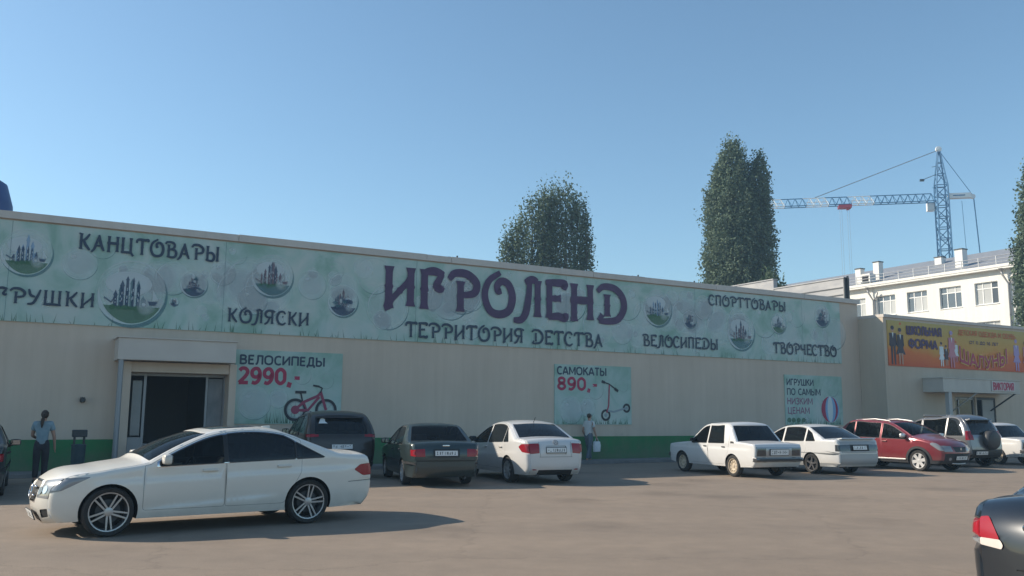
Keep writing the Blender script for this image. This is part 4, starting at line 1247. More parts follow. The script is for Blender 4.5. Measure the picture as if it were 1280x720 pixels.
    def build(s, root, labels=None):
        out = {}
        for key, chunks in s.parts.items():
            name = key[0] if isinstance(key, tuple) else key
            vs, ns, fs, ms, mats = [], [], [], [], []
            have_n = all(c[2] is not None for c in chunks)
            for mt, P, Nn, F in chunks:
                if mt not in mats: mats.append(mt)
                used = sorted({i for f in F for i in f})
                mp = {u: len(vs) + i for i, u in enumerate(used)}
                vs += [tuple(P[u]) for u in used]
                if have_n: ns += [tuple(Nn[u]) for u in used]
                fs += [tuple(mp[i] for i in f) for f in F]
                ms += [mats.index(mt)] * len(F)
            me = bpy.data.meshes.new(name)
            me.from_pydata(vs, [], fs)
            for m in mats: me.materials.append(m)
            me.polygons.foreach_set('material_index', ms)
            if have_n:
                me.polygons.foreach_set('use_smooth', [True] * len(fs))
                me.normals_split_custom_set_from_vertices(ns)
            me.update()
            out[key] = link(name, me, root)
        return out

# --- fittings
def wheel(root, x, y, r, wd, style, sgn, rim_mat=ALLOY, rim_r=None, seed=0):
    w = link('wheel', None, root, (x, y, r))
    rr = rim_r or r * .70
    k = MB()
    h = wd / 2
    k.lathe([(rr, -h * .9), (r * .93, -h), (r * .985, -h * .8), (r, -h * .4), (r, h * .4), (r * .985, h * .8), (r * .93, h), (rr * 1.03, h * .96), (rr, h * .9)], 'y', 36)
    k.build('tyre', RUBBER, w, True, angle=50)
    k = MB()
    o = sgn * h
    k.lathe([(rr * 1.0, o * .92), (rr * .94, o * .90), (rr * .90, o * .45), (rr * .88, -o * .6)], 'y', 32)
    if style == 'steel':
        k.lathe([(rr * .90, o * .40), (rr * .74, o * .55), (rr * .62, o * .62), (rr * .40, o * .38), (rr * .24, o * .46), (rr * .2, o * .62), (0, o * .64)], 'y', 28)
        for i in range(10):
            a = i * 2 * math.pi / 10
            k.lathe([(0, o * .60), (rr * .075, o * .60)], 'y', 8, 1, (rr * .68 * math.cos(a), o * .02, rr * .68 * math.sin(a)))
    else:
        n, pair, wid = {'twin5': (5, .13, .055), 'six': (6, 0, .15), 'five': (5, 0, .16), 'seven': (7, 0, .11), 'cover': (6, 0, .20)}[style]
        for i in range(n):
            for q in ((-1, 1) if pair else (0,)):
                a = 2 * math.pi * i / n + .4 + seed
                ca, sa = math.cos(a), math.sin(a)
                def sp(rad, off, yy): return (ca * rad - sa * off, yy, sa * rad + ca * off)
                c0, c1 = q * pair * rr * .50, q * pair * rr * 1.05
                hw0, hw1 = wid * rr * .9, wid * rr * (1.15 if style in ('six', 'cover') else .75)
                P = [sp(rr * .12, c0 - hw0, o * .78), sp(rr * .12, c0 + hw0, o * .78), sp(rr * .93, c1 + hw1, o * .84), sp(rr * .93, c1 - hw1, o * .84)]
                Q_ = [(p[0], p[1] - o * .22, p[2]) for p in P]
                k.add(P + Q_, [(0, 1, 2, 3), (7, 6, 5, 4), (0, 4, 5, 1), (1, 5, 6, 2), (2, 6, 7, 3), (3, 7, 4, 0)])
        k.lathe([(rr * .24, o * .55), (rr * .22, o * .84), (rr * .1, o * .88), (0, o * .88)], 'y', 20)
        k.lathe([(0, o * .30), (rr * .62, o * .30)], 'y', 24, 1)
        k.lathe([(0, o * -.2), (rr * .88, o * -.2)], 'y', 24, 2)
    k.build('rim', [rim_mat, DARK_METAL, UNDER], w, True, angle=35)
    return w

def boxy(root, name, c, sz, m, rot=(0, 0, 0), bevel=0.01, seg=2):
    """bevelled block (plates, handles, badges), own orientation"""
    k = MB()
    a, b, h = sz[0] / 2, sz[1] / 2, sz[2] / 2
    k.box(-a, a, -b, b, -h, h)
    o = k.build(name, m, root, bevel=bevel, smooth=True, angle=45)
    o.location = c; o.rotation_euler = rot
    return o

def mirror_part(root, x, y, z, m, sgn, sz=(.11, .22, .14)):
    bm = bmesh.new()
    bmesh.ops.create_cube(bm, size=1)
    bmesh.ops.subdivide_edges(bm, edges=bm.edges[:], cuts=3, use_grid_fill=True)
    for v in bm.verts:
        p = v.co.copy()
        q = Vector([math.copysign(abs(c * 2) ** .75, c) / 2 for c in p]).normalized() * .5
        v.co = p.lerp(q, .55)
        v.co.x *= sz[0] * (1.25 if v.co.x > 0 else .7); v.co.y *= sz[1]; v.co.z *= sz[2]
        v.co.y += sgn * .02
    me = bpy.data.meshes.new('side_mirror')
    bm.to_mesh(me); bm.free()
    me.materials.append(m)
    me.polygons.foreach_set('use_smooth', [True] * len(me.polygons))
    o = link('side_mirror', me, root, (x, y + sgn * sz[1] * .62, z + .04))
    k = MB(); k.tube([(0.02, -sgn * sz[1] * .75, -.07), (0, -sgn * .02, -.05)], [.03, .025], 8); k.build('mirror_arm', BLACK_PLASTIC, o, True)
    k = MB(); k.box(-sz[0] * .44, -sz[0] * .40, -sz[1] * .38 + sgn * .02, sz[1] * .38 + sgn * .02, -sz[2] * .34, sz[2] * .34); k.build('mirror_glass', MIRROR, o)
    return o

def plate(root, c, nrm, w=.52, h=.112, rows=8, seed=1):
    yaw = math.atan2(nrm.y, nrm.x); pitch = -math.asin(max(-1, min(1, nrm.z)))
    o = boxy(root, 'number_plate', c, (.012, w + .03, h + .03), BLACK_PLASTIC, (0, pitch, yaw), .004)
    k = MB(); k.box(.006, .010, -w / 2, w / 2, -h / 2, h / 2)
    rg = rnd(seed)
    x = -w * .44
    for i in range(rows):                    # unreadable at this distance: short dark strokes only
        cw = w * .085
        for j in range(3):
            a = rg.choice([0, 1, 2])
            if a == 0: k.box(.0102, .0108 + .0002 * j, x + j * cw * .33, x + j * cw * .33 + cw * .22, -h * .30, h * .30, 1)
            if a == 1: k.box(.0102, .0108 + .0002 * j, x, x + cw * .8, -h * .30 + j * h * .25, -h * .2 + j * h * .25, 1)
        x += w * .112
    k.build('plate_face', [PLATE, PLATE_INK], o)
    return o

def seat(root, x, y, z, w=.5, back=True, lean=.25):
    k = MB()
    k.prism([(x + .28, z + .02), (x + .30, z + .14), (x - .22, z + .18), (x - .24, z + .02)], 'y', y - w / 2, y + w / 2)
    k.prism([(x - .20, z + .12), (x - .08, z + .14), (x - .12 - lean, z + .70), (x - .24 - lean, z + .68)], 'y', y - w / 2 + .02, y + w / 2 - .02)
    for yy in ([y] if w < .7 else [y - w * .3, y + w * .3]):
        k.prism([(x - .14 - lean, z + .71), (x - .18 - lean, z + .92), (x - .26 - lean, z + .92), (x - .24 - lean, z + .71)], 'y', yy - .13, yy + .13)
    return k.build('seat', INTERIOR, root, bevel=.03, smooth=True, angle=50)

def cabin(root, c, xdash, xfront, xrear, z=.30, w=None, wheel_side=1):
    W = w or c.W
    k = MB()
    b = float(c.belt(np.array([xdash]))[0])
    k.prism([(xdash + .30, z + .1), (xdash + .32, b - .03), (xdash - .12, b - .02), (xdash - .22, b - .16), (xdash - .12, z + .1)], 'y', -W * .80, W * .80)
    k.build('dashboard', INTERIOR, root, bevel=.02)
    for s_ in (1, -1): seat(root, xfront, s_ * W * .42, z)
    seat(root, xrear, 0, z + .03, W * 1.45)
    k = MB(); a = [(.18 * math.cos(i * math.pi / 8), .18 * math.sin(i * math.pi / 8)) for i in range(17)]
    k.tube([(xdash - .36 - q * .35, wheel_side * W * .42 + p, b - .06 + q * .9) for p, q in a], .014, 6, caps=False)
    k.tube([(xdash - .36, wheel_side * W * .42, b - .06), (xdash - .12, wheel_side * W * .42, b - .12)], .03, 6)
    k.build('steering_wheel', BLACK_PLASTIC, root, True)

def handles(root, c, pts, m, sz=(.20, .035, .035)):
    for x, z in pts:
        y = float(c.side([x], [z])[0][1])
        for sg in (1, -1):
            o = boxy(root, 'door_handle', (x, sg * (y + .012), z), sz, m, (0, 0, 0), .012)

def exhaust(root, x, y, z):
    k = MB(); k.tube([(x + .3, y, z), (x, y, z - .01)], .028, 10); k.build('exhaust_pipe', DARK_METAL, root, True, angle=50)

def disc_emblem(root, P, nrm, r, spokes=3, ring=True, m=None):
    """round badge: a ring with bars"""
    k = MB()
    a = nrm.cross(Vector((0, 0, 1))).normalized(); u = a.cross(nrm).normalized()
    pts = [P + nrm * .012 + (a * math.cos(t * math.pi / 10) + u * math.sin(t * math.pi / 10)) * r for t in range(21)]
    k.tube(pts, r * .10, 6, caps=False)
    if spokes == 3:
        for i in range(3):
            t = math.pi / 2 + i * 2 * math.pi / 3
            k.tube([P + nrm * .014, P + nrm * .012 + (a * math.cos(t) + u * math.sin(t)) * r], [r * .13, r * .04], 6)
    elif spokes == 'vw':
        def Q_(x, y): return P + nrm * .014 + a * x * r + u * y * r
        k.tube([Q_(-.45, .85), Q_(0, .12), Q_(.45, .85)], r * .08, 5)
        k.tube([Q_(-.86, .45), Q_(-.42, -.78), Q_(0, .0), Q_(.42, -.78), Q_(.86, .45)], r * .08, 5)
    return k.build('emblem', m or CHROME, root, True)
def half(p, q, keep):
    a, b, c = line_keep(p, q)
    return (a, b, c) if a * keep[0] + b * keep[1] >= c else (-a, -b, -c)
def ge(x): return (1, 0, x)
def le(x): return (-1, 0, -x)
def above(z0, k=0.0): return (k, 1, z0)          # z + k*x >= z0
def below(z0, k=0.0): return (-k, -1, -z0)
def beltf(z0, k):
    return lambda x: z0 - k * np.asarray(x, float)
SEAM = mat('panel_gap', (0.01, 0.01, 0.011), 0.9)
def screens(c, ws=(7.06, 8.94), rw=(11.08, 12.92), wt=.93, rt_=.90, glass=GLASS, rear=TINT):
    def quad(a, b, t, seal):
        return [(c.q2s(a) - seal, -t - seal * .6), (c.q2s(b) + seal, -t * .985 - seal * .6), (c.q2s(b) + seal, t * .985 + seal * .6), (c.q2s(a) - seal, t + seal * .6)]
    c.on_strip('windscreen', glass, quad(*ws, wt, 0), .006)
    c.on_strip('seal', BLACK_PLASTIC, quad(*ws, wt, .018), .002)
    c.on_strip('rear_window', rear, soften(quad(*rw, rt_, 0), .05), .006)
    c.on_strip('seal', BLACK_PLASTIC, quad(*rw, rt_, .018), .002)
def band(c, z0, z1, t0, t1, rear=True):
    f = c.Rr if rear else c.F
    return [(f(z0), t0), (f(z0), t1), (f(z1), t1), (f(z1), t0)]
def doors(c, xh, xb, xr, zlow, arch, m=.030, handle_z=None):
    """front and rear door skins with shut lines"""
    gap = .007
    fd = soften(c.panel(m, ge(xb + gap), le(xh), above(zlow)), .04)
    cuts = [le(xb - gap), ge(xr), above(zlow)] + ([arch] if arch else [])
    rd = soften(c.panel(m, *cuts), .04)
    return fd, rd
def add_doors(c, pm, *polys):
    for p in polys:
        c.on_side('door', pm, p)
    for p in polys:
        c.on_side('body', SEAM, grow(p, .004), .003)
def place(root, x, y, heading):
    """x, y: ground point midway between the axles; heading: degrees from +x"""
    root.location = (x, y, 0); root.rotation_euler = (0, 0, R(heading))

def car_root(name, label, group=None, cat='car'):
    return thing(name, label, cat, group=group)
PARKED = 'cars parked along the store front'

# ---- white executive sedan in front
def white_sedan():
    root = car_root('parked_car', 'white executive sedan with twin spoke alloy wheels and sunroof, alone in the open lot')
    pm = paint('pearl_white_paint', (0.75, 0.715, 0.645), .0, .35, .6)
    sil = [(2.02, .20), (2.10, .27), (2.15, .47), (2.125, .65), (2.03, .755), (1.53, .885), (1.02, .965), (.93, .985), (.52, 1.205), (.10, 1.37), (-.45, 1.445), (-1.05, 1.39), (-1.48, 1.23), (-1.93, 1.06), (-2.22, 1.035), (-2.49, .995), (-2.55, .87), (-2.575, .60), (-2.54, .36), (-2.42, .23)]
    c = Car(sil, .927, 1.437, -1.437, .335, .375, .225, beltf(.945, .030), tum=.40, fillet=.085,
            crown={0: .10, 2: .12, 3: .11, 5: .05, 6: .05, 7: .10, 8: .09, 9: .05, 10: .035, 11: .05, 12: .07, 13: .05, 15: .05, 16: .05, 19: .04},
            plan=(.25, .85, .15, .9), crease=[(1.75, .72, -2.3, .85, .011), (1.1, .33, -1.0, .47, .012)], sharp=(7, 13), bulge=.05)
    cp = half((-.98, 1.36), (-1.70, .99), (0, 1.1))
    up = above(.960, .030)
    fw = c.panel(.062, up, ge(-.10), le(.80), cp)
    rw = c.panel(.062, up, le(-.17), cp, ge(-1.20))
    qw = c.panel(.062, up, le(-1.225), cp)
    c.window('side_window', GLASS, fw); c.window('side_window', TINT, rw); c.window('side_window', TINT, qw, rnd_=.012)
    c.on_side('body', BLACK_PLASTIC, c.panel(.056, up, ge(-1.24), le(-.09), cp), .001)
    c.side_regions.append(('window_trim', CHROME, clean(grow(c.panel(.062, up, le(.82), cp), .022)), -.001))
    # lamps and openings
    c.on_side('headlight', CLEAR_LENS, soften([(2.4, .55), (2.4, .70), (2.02, .79), (1.68, .81), (1.74, .78), (2.02, .63)], .03), -.004)
    c.on_side('tail_light', RED_LENS, soften([(-2.7, .70), (-2.38, .70), (-2.20, .80), (-2.32, .88), (-2.7, .89)], .03), -.004)
    cut = half((-1.02, .30), (-1.30, .80), (-.5, .8))
    fd, rd = doors(c, 1.00, -.135, -1.30, .335, cut)
    add_doors(c, pm, fd, rd)
    c.on_side('body', SEAM, [(-2.62, .628), (-2.1, .618), (-2.1, .610), (-2.62, .620)], .003)
    screens(c, rt_=.90)
    c.on_strip('sunroof', mat('sunroof_glass', (.012, .013, .014), .08, coat=.5), soften([(c.q2s(9.25), -.66), (c.q2s(10.45), -.66), (c.q2s(10.45), .66), (c.q2s(9.25), .66)], .05), -.003)
    c.on_strip('grille', BLACK_PLASTIC, [(c.F(.47), -.33), (c.F(.47), .33), (c.F(.68), .40), (c.F(.68), -.40)], .02)
    c.on_strip('grille_frame', CHROME, [(c.F(.455), -.36), (c.F(.455), .36), (c.F(.695), .43), (c.F(.695), -.43)], -.004)
    c.on_strip('air_intake', BLACK_PLASTIC, [(c.F(.25), -.40), (c.F(.25), .40), (c.F(.35), .44), (c.F(.35), -.44)], .015)
    c.on_strip('side_vent', BLACK_PLASTIC, soften([(c.F(.29), .62), (c.F(.29), .94), (c.F(.39), .97), (c.F(.38), .66)], .02), .012, True)
    c.on_strip('headlight', CLEAR_LENS, soften([(c.F(.52), .50), (c.F(.52), 1.0), (c.T(1.98), 1.0), (c.F(.70), .56)], .02), -.004, True)
    c.on_strip('tail_light', RED_LENS, [(c.Rr(.89), .60), (c.Rr(.89), 1.0), (c.Rr(.70), 1.0), (c.Rr(.72), .64)], -.004, True)
    hs = c.q2s(6)
    c.on_strip('body', SEAM, [(c.Rr(.98), -.72), (c.Rr(.98), .72), (c.Rr(.97), .72), (c.Rr(.97), -.72)], .003)
    c.mesh(pm)
    P = c.build(root)
    for x in (1.437, -1.437):
        for sg in (1, -1):
            wheel(root, x, sg * .80, .335, .24, 'twin5', sg, ALLOY, .262, .3 * sg + x)
    cabin(root, c, .62, -.12, -1.0, .28)
    for sg in (1, -1):
        mirror_part(root, .72, sg * .83, .985, pm, sg, (.12, .22, .15))
        k = MB()
        for q, (S_, t) in enumerate(((c.F(.60), .64), (c.F(.62), .82))):
            p, n = c.at(S_, sg * t)
            a = n.orthogonal().normalized(); b_ = n.cross(a)
            k.add([p + n * .008 + (a * math.cos(i * .524) + b_ * math.sin(i * .524)) * .055 for i in range(12)], [tuple(range(12))], 0)
        k.build('lens', CHROME, P[('headlight', sg)])
    handles(root, c, ((.10, .855), (-1.02, .885)), pm, (.22, .04, .035))
    k = MB()
    for z in (.535, .62):
        pts = []
        for i in range(9):
            t = -.34 + .68 * i / 8
            p, n = c.at(c.F(z), t); pts.append(p + n * .01)
        k.tube(pts, .016, 6)
    k.build('grille_bar', CHROME, P['grille'], True)
    p, n = c.at(c.F(.575), 0); disc_emblem(root, p + n * .01, n, .09)
    p, n = c.at(c.F(.33), 0); plate(root, p + n * .03, n, seed=3)
    p, n = c.at(c.Rr(.58), 0); plate(root, p + n * .02, n, seed=4)
    p, n = c.at(c.Rr(.93), 0); disc_emblem(root, p, n, .045)
    k = MB(); k.prism([(-1.10, 1.41), (-.90, 1.43), (-.98, 1.475), (-1.10, 1.485)], 'y', -.025, .025); k.build('antenna_fin', pm, root, bevel=.008)
    for y in (.45, -.45): exhaust(root, -2.55, y, .27)
    return root

# ---- white compact saloon, seen from behind
def compact_sedan():
    root = car_root('parked_car', 'white compact sedan with red tail lamps, parked beside the dark green sedan', PARKED)
    pm = paint('candy_white_paint', (0.64, 0.635, 0.62), 0, .35, .9)
    sil = [(1.98, .20), (2.07, .28), (2.11, .48), (2.06, .66), (1.93, .76), (1.50, .87), (1.10, .945), (1.02, .965), (.55, 1.235), (.12, 1.395), (-.45, 1.462), (-1.0, 1.405), (-1.36, 1.235), (-1.68, 1.075), (-1.92, 1.055), (-2.13, 1.025), (-2.205, .90), (-2.235, .58), (-2.215, .35), (-2.10, .23)]
    c = Car(sil, .85, 1.276, -1.276, .31, .355, .22, beltf(.925, .035), tum=.38, fillet=.08,
            crown={0: .10, 2: .12, 5: .05, 7: .09, 9: .05, 11: .05, 12: .07, 13: .05, 15: .05, 16: .07, 19: .05}, plan=(.18, .8, .14, .8), sharp=(7, 13), crease=[(1.4, .62, -1.9, .76, .005)])
    up = above(.945, .035); cp = half((-1.02, 1.38), (-1.36, .99), (0, 1.1))
    c.window('side_window', GLASS, c.panel(.062, up, ge(-.02), le(.84), cp)); c.window('side_window', TINT, c.panel(.062, up, le(-.10), ge(-1.02), cp)); c.window('side_window', TINT, c.panel(.062, up, le(-1.06), cp), rnd_=.015)
    c.on_side('tail_light', RED_LENS, soften([(-2.4, .72), (-2.05, .76), (-1.90, .88), (-2.02, .95), (-2.4, .96)], .03), -.004)
    c.on_side('headlight', CLEAR_LENS, [(2.3, .56), (2.3, .72), (1.66, .80), (1.85, .66)], -.004)
    fd, rd = doors(c, 1.02, -.06, -1.16, .33, half((-.86, .30), (-1.16, .78), (-.4, .8)))
    add_doors(c, pm, fd, rd)
    screens(c, rt_=.92)
    c.on_strip('tail_light', RED_LENS, soften([(c.Rr(.95), .64), (c.Rr(.96), 1.0), (c.Rr(.72), 1.0), (c.Rr(.74), .66)], .02), -.004, True)
    c.on_strip('body', SEAM, band(c, .655, .648, -.66, .66), .004)
    for t in (-1, 1): c.on_strip('body', SEAM, [(c.Rr(.98), t * .62), (c.Rr(.98), t * .61), (c.Rr(.65), t * .61), (c.Rr(.65), t * .62)][::t], .004)
    c.on_strip('plate_recess', pm, soften(band(c, .89, .71, -.40, .40), .03), .018)
    c.on_strip('bumper_trim', BLACK_PLASTIC, band(c, .36, .24, -.70, .70), .006)
    c.on_strip('headlight', CLEAR_LENS, [(c.F(.56), .55), (c.F(.56), 1), (c.F(.73), 1), (c.F(.70), .58)], -.004, True)
    c.on_strip('grille', BLACK_PLASTIC, band(c, .60, .70, -.5, .5, False), .01)
    c.mesh(pm); c.build(root)
    for x in (1.276, -1.276):
        for sg in (1, -1): wheel(root, x, sg * .745, .31, .20, 'seven', sg, SILVER_STEEL)
    cabin(root, c, .72, -.02, -.78, .26)
    for sg in (1, -1): mirror_part(root, .80, sg * .77, .97, BLACK_PLASTIC, sg)
    handles(root, c, ((.10, .83), (-.88, .85)), pm, (.2, .035, .03))
    p, n = c.at(c.Rr(.80), 0); plate(root, p + n * .0, n, seed=5)
    p, n = c.at(c.Rr(.955), 0); disc_emblem(root, p + n * .004, n, .062, 'vw', m=GREY_STEEL)
    k = MB(); k.tube([(-.98, 0, 1.42), (-1.12, 0, 1.58)], .008, 6); k.build('antenna', BLACK_PLASTIC, root)
    k = MB()
    for sg in (1, -1):
        a, n = c.at(c.Rr(.36), sg * .93); k.tube([a + n * .004 + Vector((0, sg * -.13, 0)), a + n * .01], .014, 6)
    k.build('reflector', RED_LENS, root)
    exhaust(root, -2.22, .45, .23)
    return root

# ---- dark green sedan of the nineties
def old_sedan(label, pm, group=PARKED, glint_patch=True):
    root = car_root('parked_car', label, group)
    sil = [(1.98, .20), (2.07, .28), (2.10, .48), (2.07, .62), (1.98, .70), (1.5, .82), (1.0, .90), (.92, .915), (.50, 1.15), (.06, 1.32), (-.45, 1.388), (-1.0, 1.345), (-1.32, 1.16), (-1.62, 1.00), (-1.95, .98), (-2.25, .955), (-2.31, .86), (-2.34, .55), (-2.33, .36), (-2.22, .22)]
    c = Car(sil, .83, 1.26, -1.26, .29, .335, .22, beltf(.88, .03), tum=.38, fillet=.06,
            crown={0: .08, 2: .09, 5: .04, 7: .08, 9: .04, 11: .04, 12: .06, 13: .04, 15: .04, 16: .05, 19: .04}, plan=(.13, .6, .11, .6), sharp=(7, 13))
    up = above(.90, .03); cp = half((-.98, 1.32), (-1.30, .94), (0, 1.1))
    c.window('side_window', GLASS, c.panel(.055, up, ge(-.10), le(.76), cp)); c.window('side_window', GLASS, c.panel(.055, up, le(-.17), cp))
    c.on_side('tail_light', RED_LENS, [(-2.5, .685), (-2.20, .70), (-2.18, .84), (-2.5, .85)], -.004)
    c.on_side('headlight', CLEAR_LENS, [(2.3, .54), (2.3, .68), (1.78, .74), (1.84, .60)], -.004)
    fd, rd = doors(c, .92, -.135, -1.12, .32, half((-.86, .30), (-1.12, .74), (-.4, .8)))
    add_doors(c, pm, fd, rd)
    c.on_side('rub_strip', BLACK_PLASTIC, [(-2.5, .50), (2.3, .50), (2.3, .555), (-2.5, .555)], -.008)
    c.side_regions.insert(0, c.side_regions.pop())
    screens(c, rt_=.90, rear=GLASS)
    c.on_strip('tail_light', RED_LENS, soften(band(c, .85, .685, .70, 1.0), .02), -.004, True)
    c.on_strip('body', SEAM, band(c, .60, .585, -.98, .98), .006)
    c.on_strip('plate_recess', DARK_METAL, soften(band(c, .845, .67, -.44, .44), .03), .015)
    c.on_strip('headlight', CLEAR_LENS, band(c, .52, .66, .52, 1.0, False), -.004, True)
    c.on_strip('grille', BLACK_PLASTIC, band(c, .55, .64, -.46, .46, False), .01)
    c.mesh(pm); c.build(root)
    for x in (1.26, -1.26):
        for sg in (1, -1): wheel(root, x, sg * .725, .29, .19, 'seven', sg, SILVER_STEEL)
    cabin(root, c, .62, -.10, -.76, .22)
    for sg in (1, -1): mirror_part(root, .70, sg * .76, .93, BLACK_PLASTIC, sg)
    handles(root, c, ((.04, .79), (-.94, .81)), BLACK_PLASTIC, (.17, .03, .035))
    p, n = c.at(c.Rr(.758), 0); plate(root, p + n * .0, n, seed=7)
    p, n = c.at(c.Rr(.905), 0); boxy(root, 'emblem', p + n * .006, (.01, .16, .03), CHROME, (0, 0, math.pi), .004)
    exhaust(root, -2.33, -.45, .22)
    return root

# ---- boxy white sedan with chrome bumpers
def boxy_sedan():
    root = car_root('parked_car', 'old boxy white sedan, dusty steel wheels, left of the wedge shaped white sedan', PARKED)
    pm = paint('plain_white_paint', (0.66, 0.66, 0.65), 0, .40, .6)
    sil = [(1.85, .30), (1.88, .37), (1.90, .50), (1.885, .74), (1.85, .815), (1.4, .865), (.86, .905), (.80, .915), (.50, 1.155), (.20, 1.375), (-.40, 1.435), (-1.02, 1.385), (-1.20, 1.17), (-1.39, .955), (-1.75, .935), (-2.13, .905), (-2.17, .86), (-2.18, .58), (-2.16, .40), (-2.08, .30)]
    c = Car(sil, .81, 1.212, -1.212, .295, .335, .27, beltf(.875, .015), tum=.27, fillet=.045,
            crown={0: .03, 2: .03, 5: .03, 7: .07, 9: .04, 11: .04, 12: .06, 13: .03, 15: .02, 16: .02, 19: .02}, plan=(.04, .3, .04, .3), sharp=(4, 7, 13, 15), bulge=.06, crease=[(1.86, .76, -2.1, .76, .008)])
    up = above(.895, .015); cp = half((-.94, 1.40), (-1.10, .90), (0, 1.1))
    c.window('side_window', GLASS, c.panel(.062, up, ge(-.06), le(.68), cp)); c.window('side_window', TINT, c.panel(.062, up, le(-.135), half((-.74, 1.40), (-.88, .90), (0, 1.1))))
    c.on_side('side_vent', BLACK_PLASTIC, [(-1.16, .965), (-1.30, .955), (-1.33, .905), (-1.15, .905)], .004)
    fd, rd = doors(c, .80, -.095, -1.06, .33, half((-.80, .30), (-1.06, .70), (-.4, .8)), m=.026)
    add_doors(c, pm, fd, rd)
    screens(c, rt_=.93)
    c.on_strip('rear_panel', mat('brushed_trim', (.35, .35, .36), .35, .7), band(c, .82, .575, -.985, .985), -.004)
    c.strip_regions.pop()
    c.on_strip('tail_light', DARK_LENS, band(c, .80, .60, .58, .96), -.008, True)
    c.on_strip('rear_panel', mat('brushed_trim', (.35, .35, .36), .35, .7), band(c, .83, .565, -.99, .99), -.004)
    c.on_strip('headlight', CLEAR_LENS, band(c, .58, .74, .46, .95, False), -.006, True)
    c.on_strip('grille', CHROME, band(c, .56, .80, -.44, .44, False), -.008)
    c.mesh(pm); P = c.build(root)
    for x in (1.212, -1.212):
        for sg in (1, -1): wheel(root, x, sg * .70, .295, .17, 'steel', sg, noisy('dusty_steel', (.42, .34, .24), (.55, .47, .36), 14, rough=.7), .20)
    cabin(root, c, .52, -.12, -.66, .24)
    for sg in (1, -1): mirror_part(root, .56, sg * .73, .93, BLACK_PLASTIC, sg, (.08, .17, .11))
    handles(root, c, ((.02, .80), (-.84, .80)), BLACK_PLASTIC, (.14, .03, .03))
    for x, s_ in ((-2.235, -1), (1.945, 1)):
        k = MB()
        pts = [(x - s_ * .16, -.80, .50), (x - s_ * .03, -.78, .50), (x, -.66, .50), (x, .66, .50), (x - s_ * .03, .78, .50), (x - s_ * .16, .80, .50)]
        vs = []
        for (a, b, z) in pts:
            for dx, dz in ((0, -.055), (.035, -.045), (.045, 0), (.035, .045), (0, .055)): vs.append((a + s_ * dx, b, z + dz))
        k.add(vs, [(i * 5 + j, i * 5 + j + 1, i * 5 + j + 6, i * 5 + j + 5) for i in range(5) for j in range(4)])
        for y in (-.5, .5): k.box(min(x, x - s_ * .1), max(x, x - s_ * .1), y - .04, y + .04, .44, .56, 1)
        k.build('bumper', [mat('worn_chrome', (.16, .16, .165), .35, .9), BLACK_PLASTIC], root)
        k = MB(); k.box(x + (.04 if s_ > 0 else -.055), x + (.055 if s_ > 0 else -.04), -.70, .70, .48, .525); k.build('bumper_strip', BLACK_PLASTIC, root)
    p, n = c.at(c.Rr(.70), 0); plate(root, p + n * .016, n, w=.60, h=.15, seed=9)
    exhaust(root, -2.2, -.4, .27)
    return root

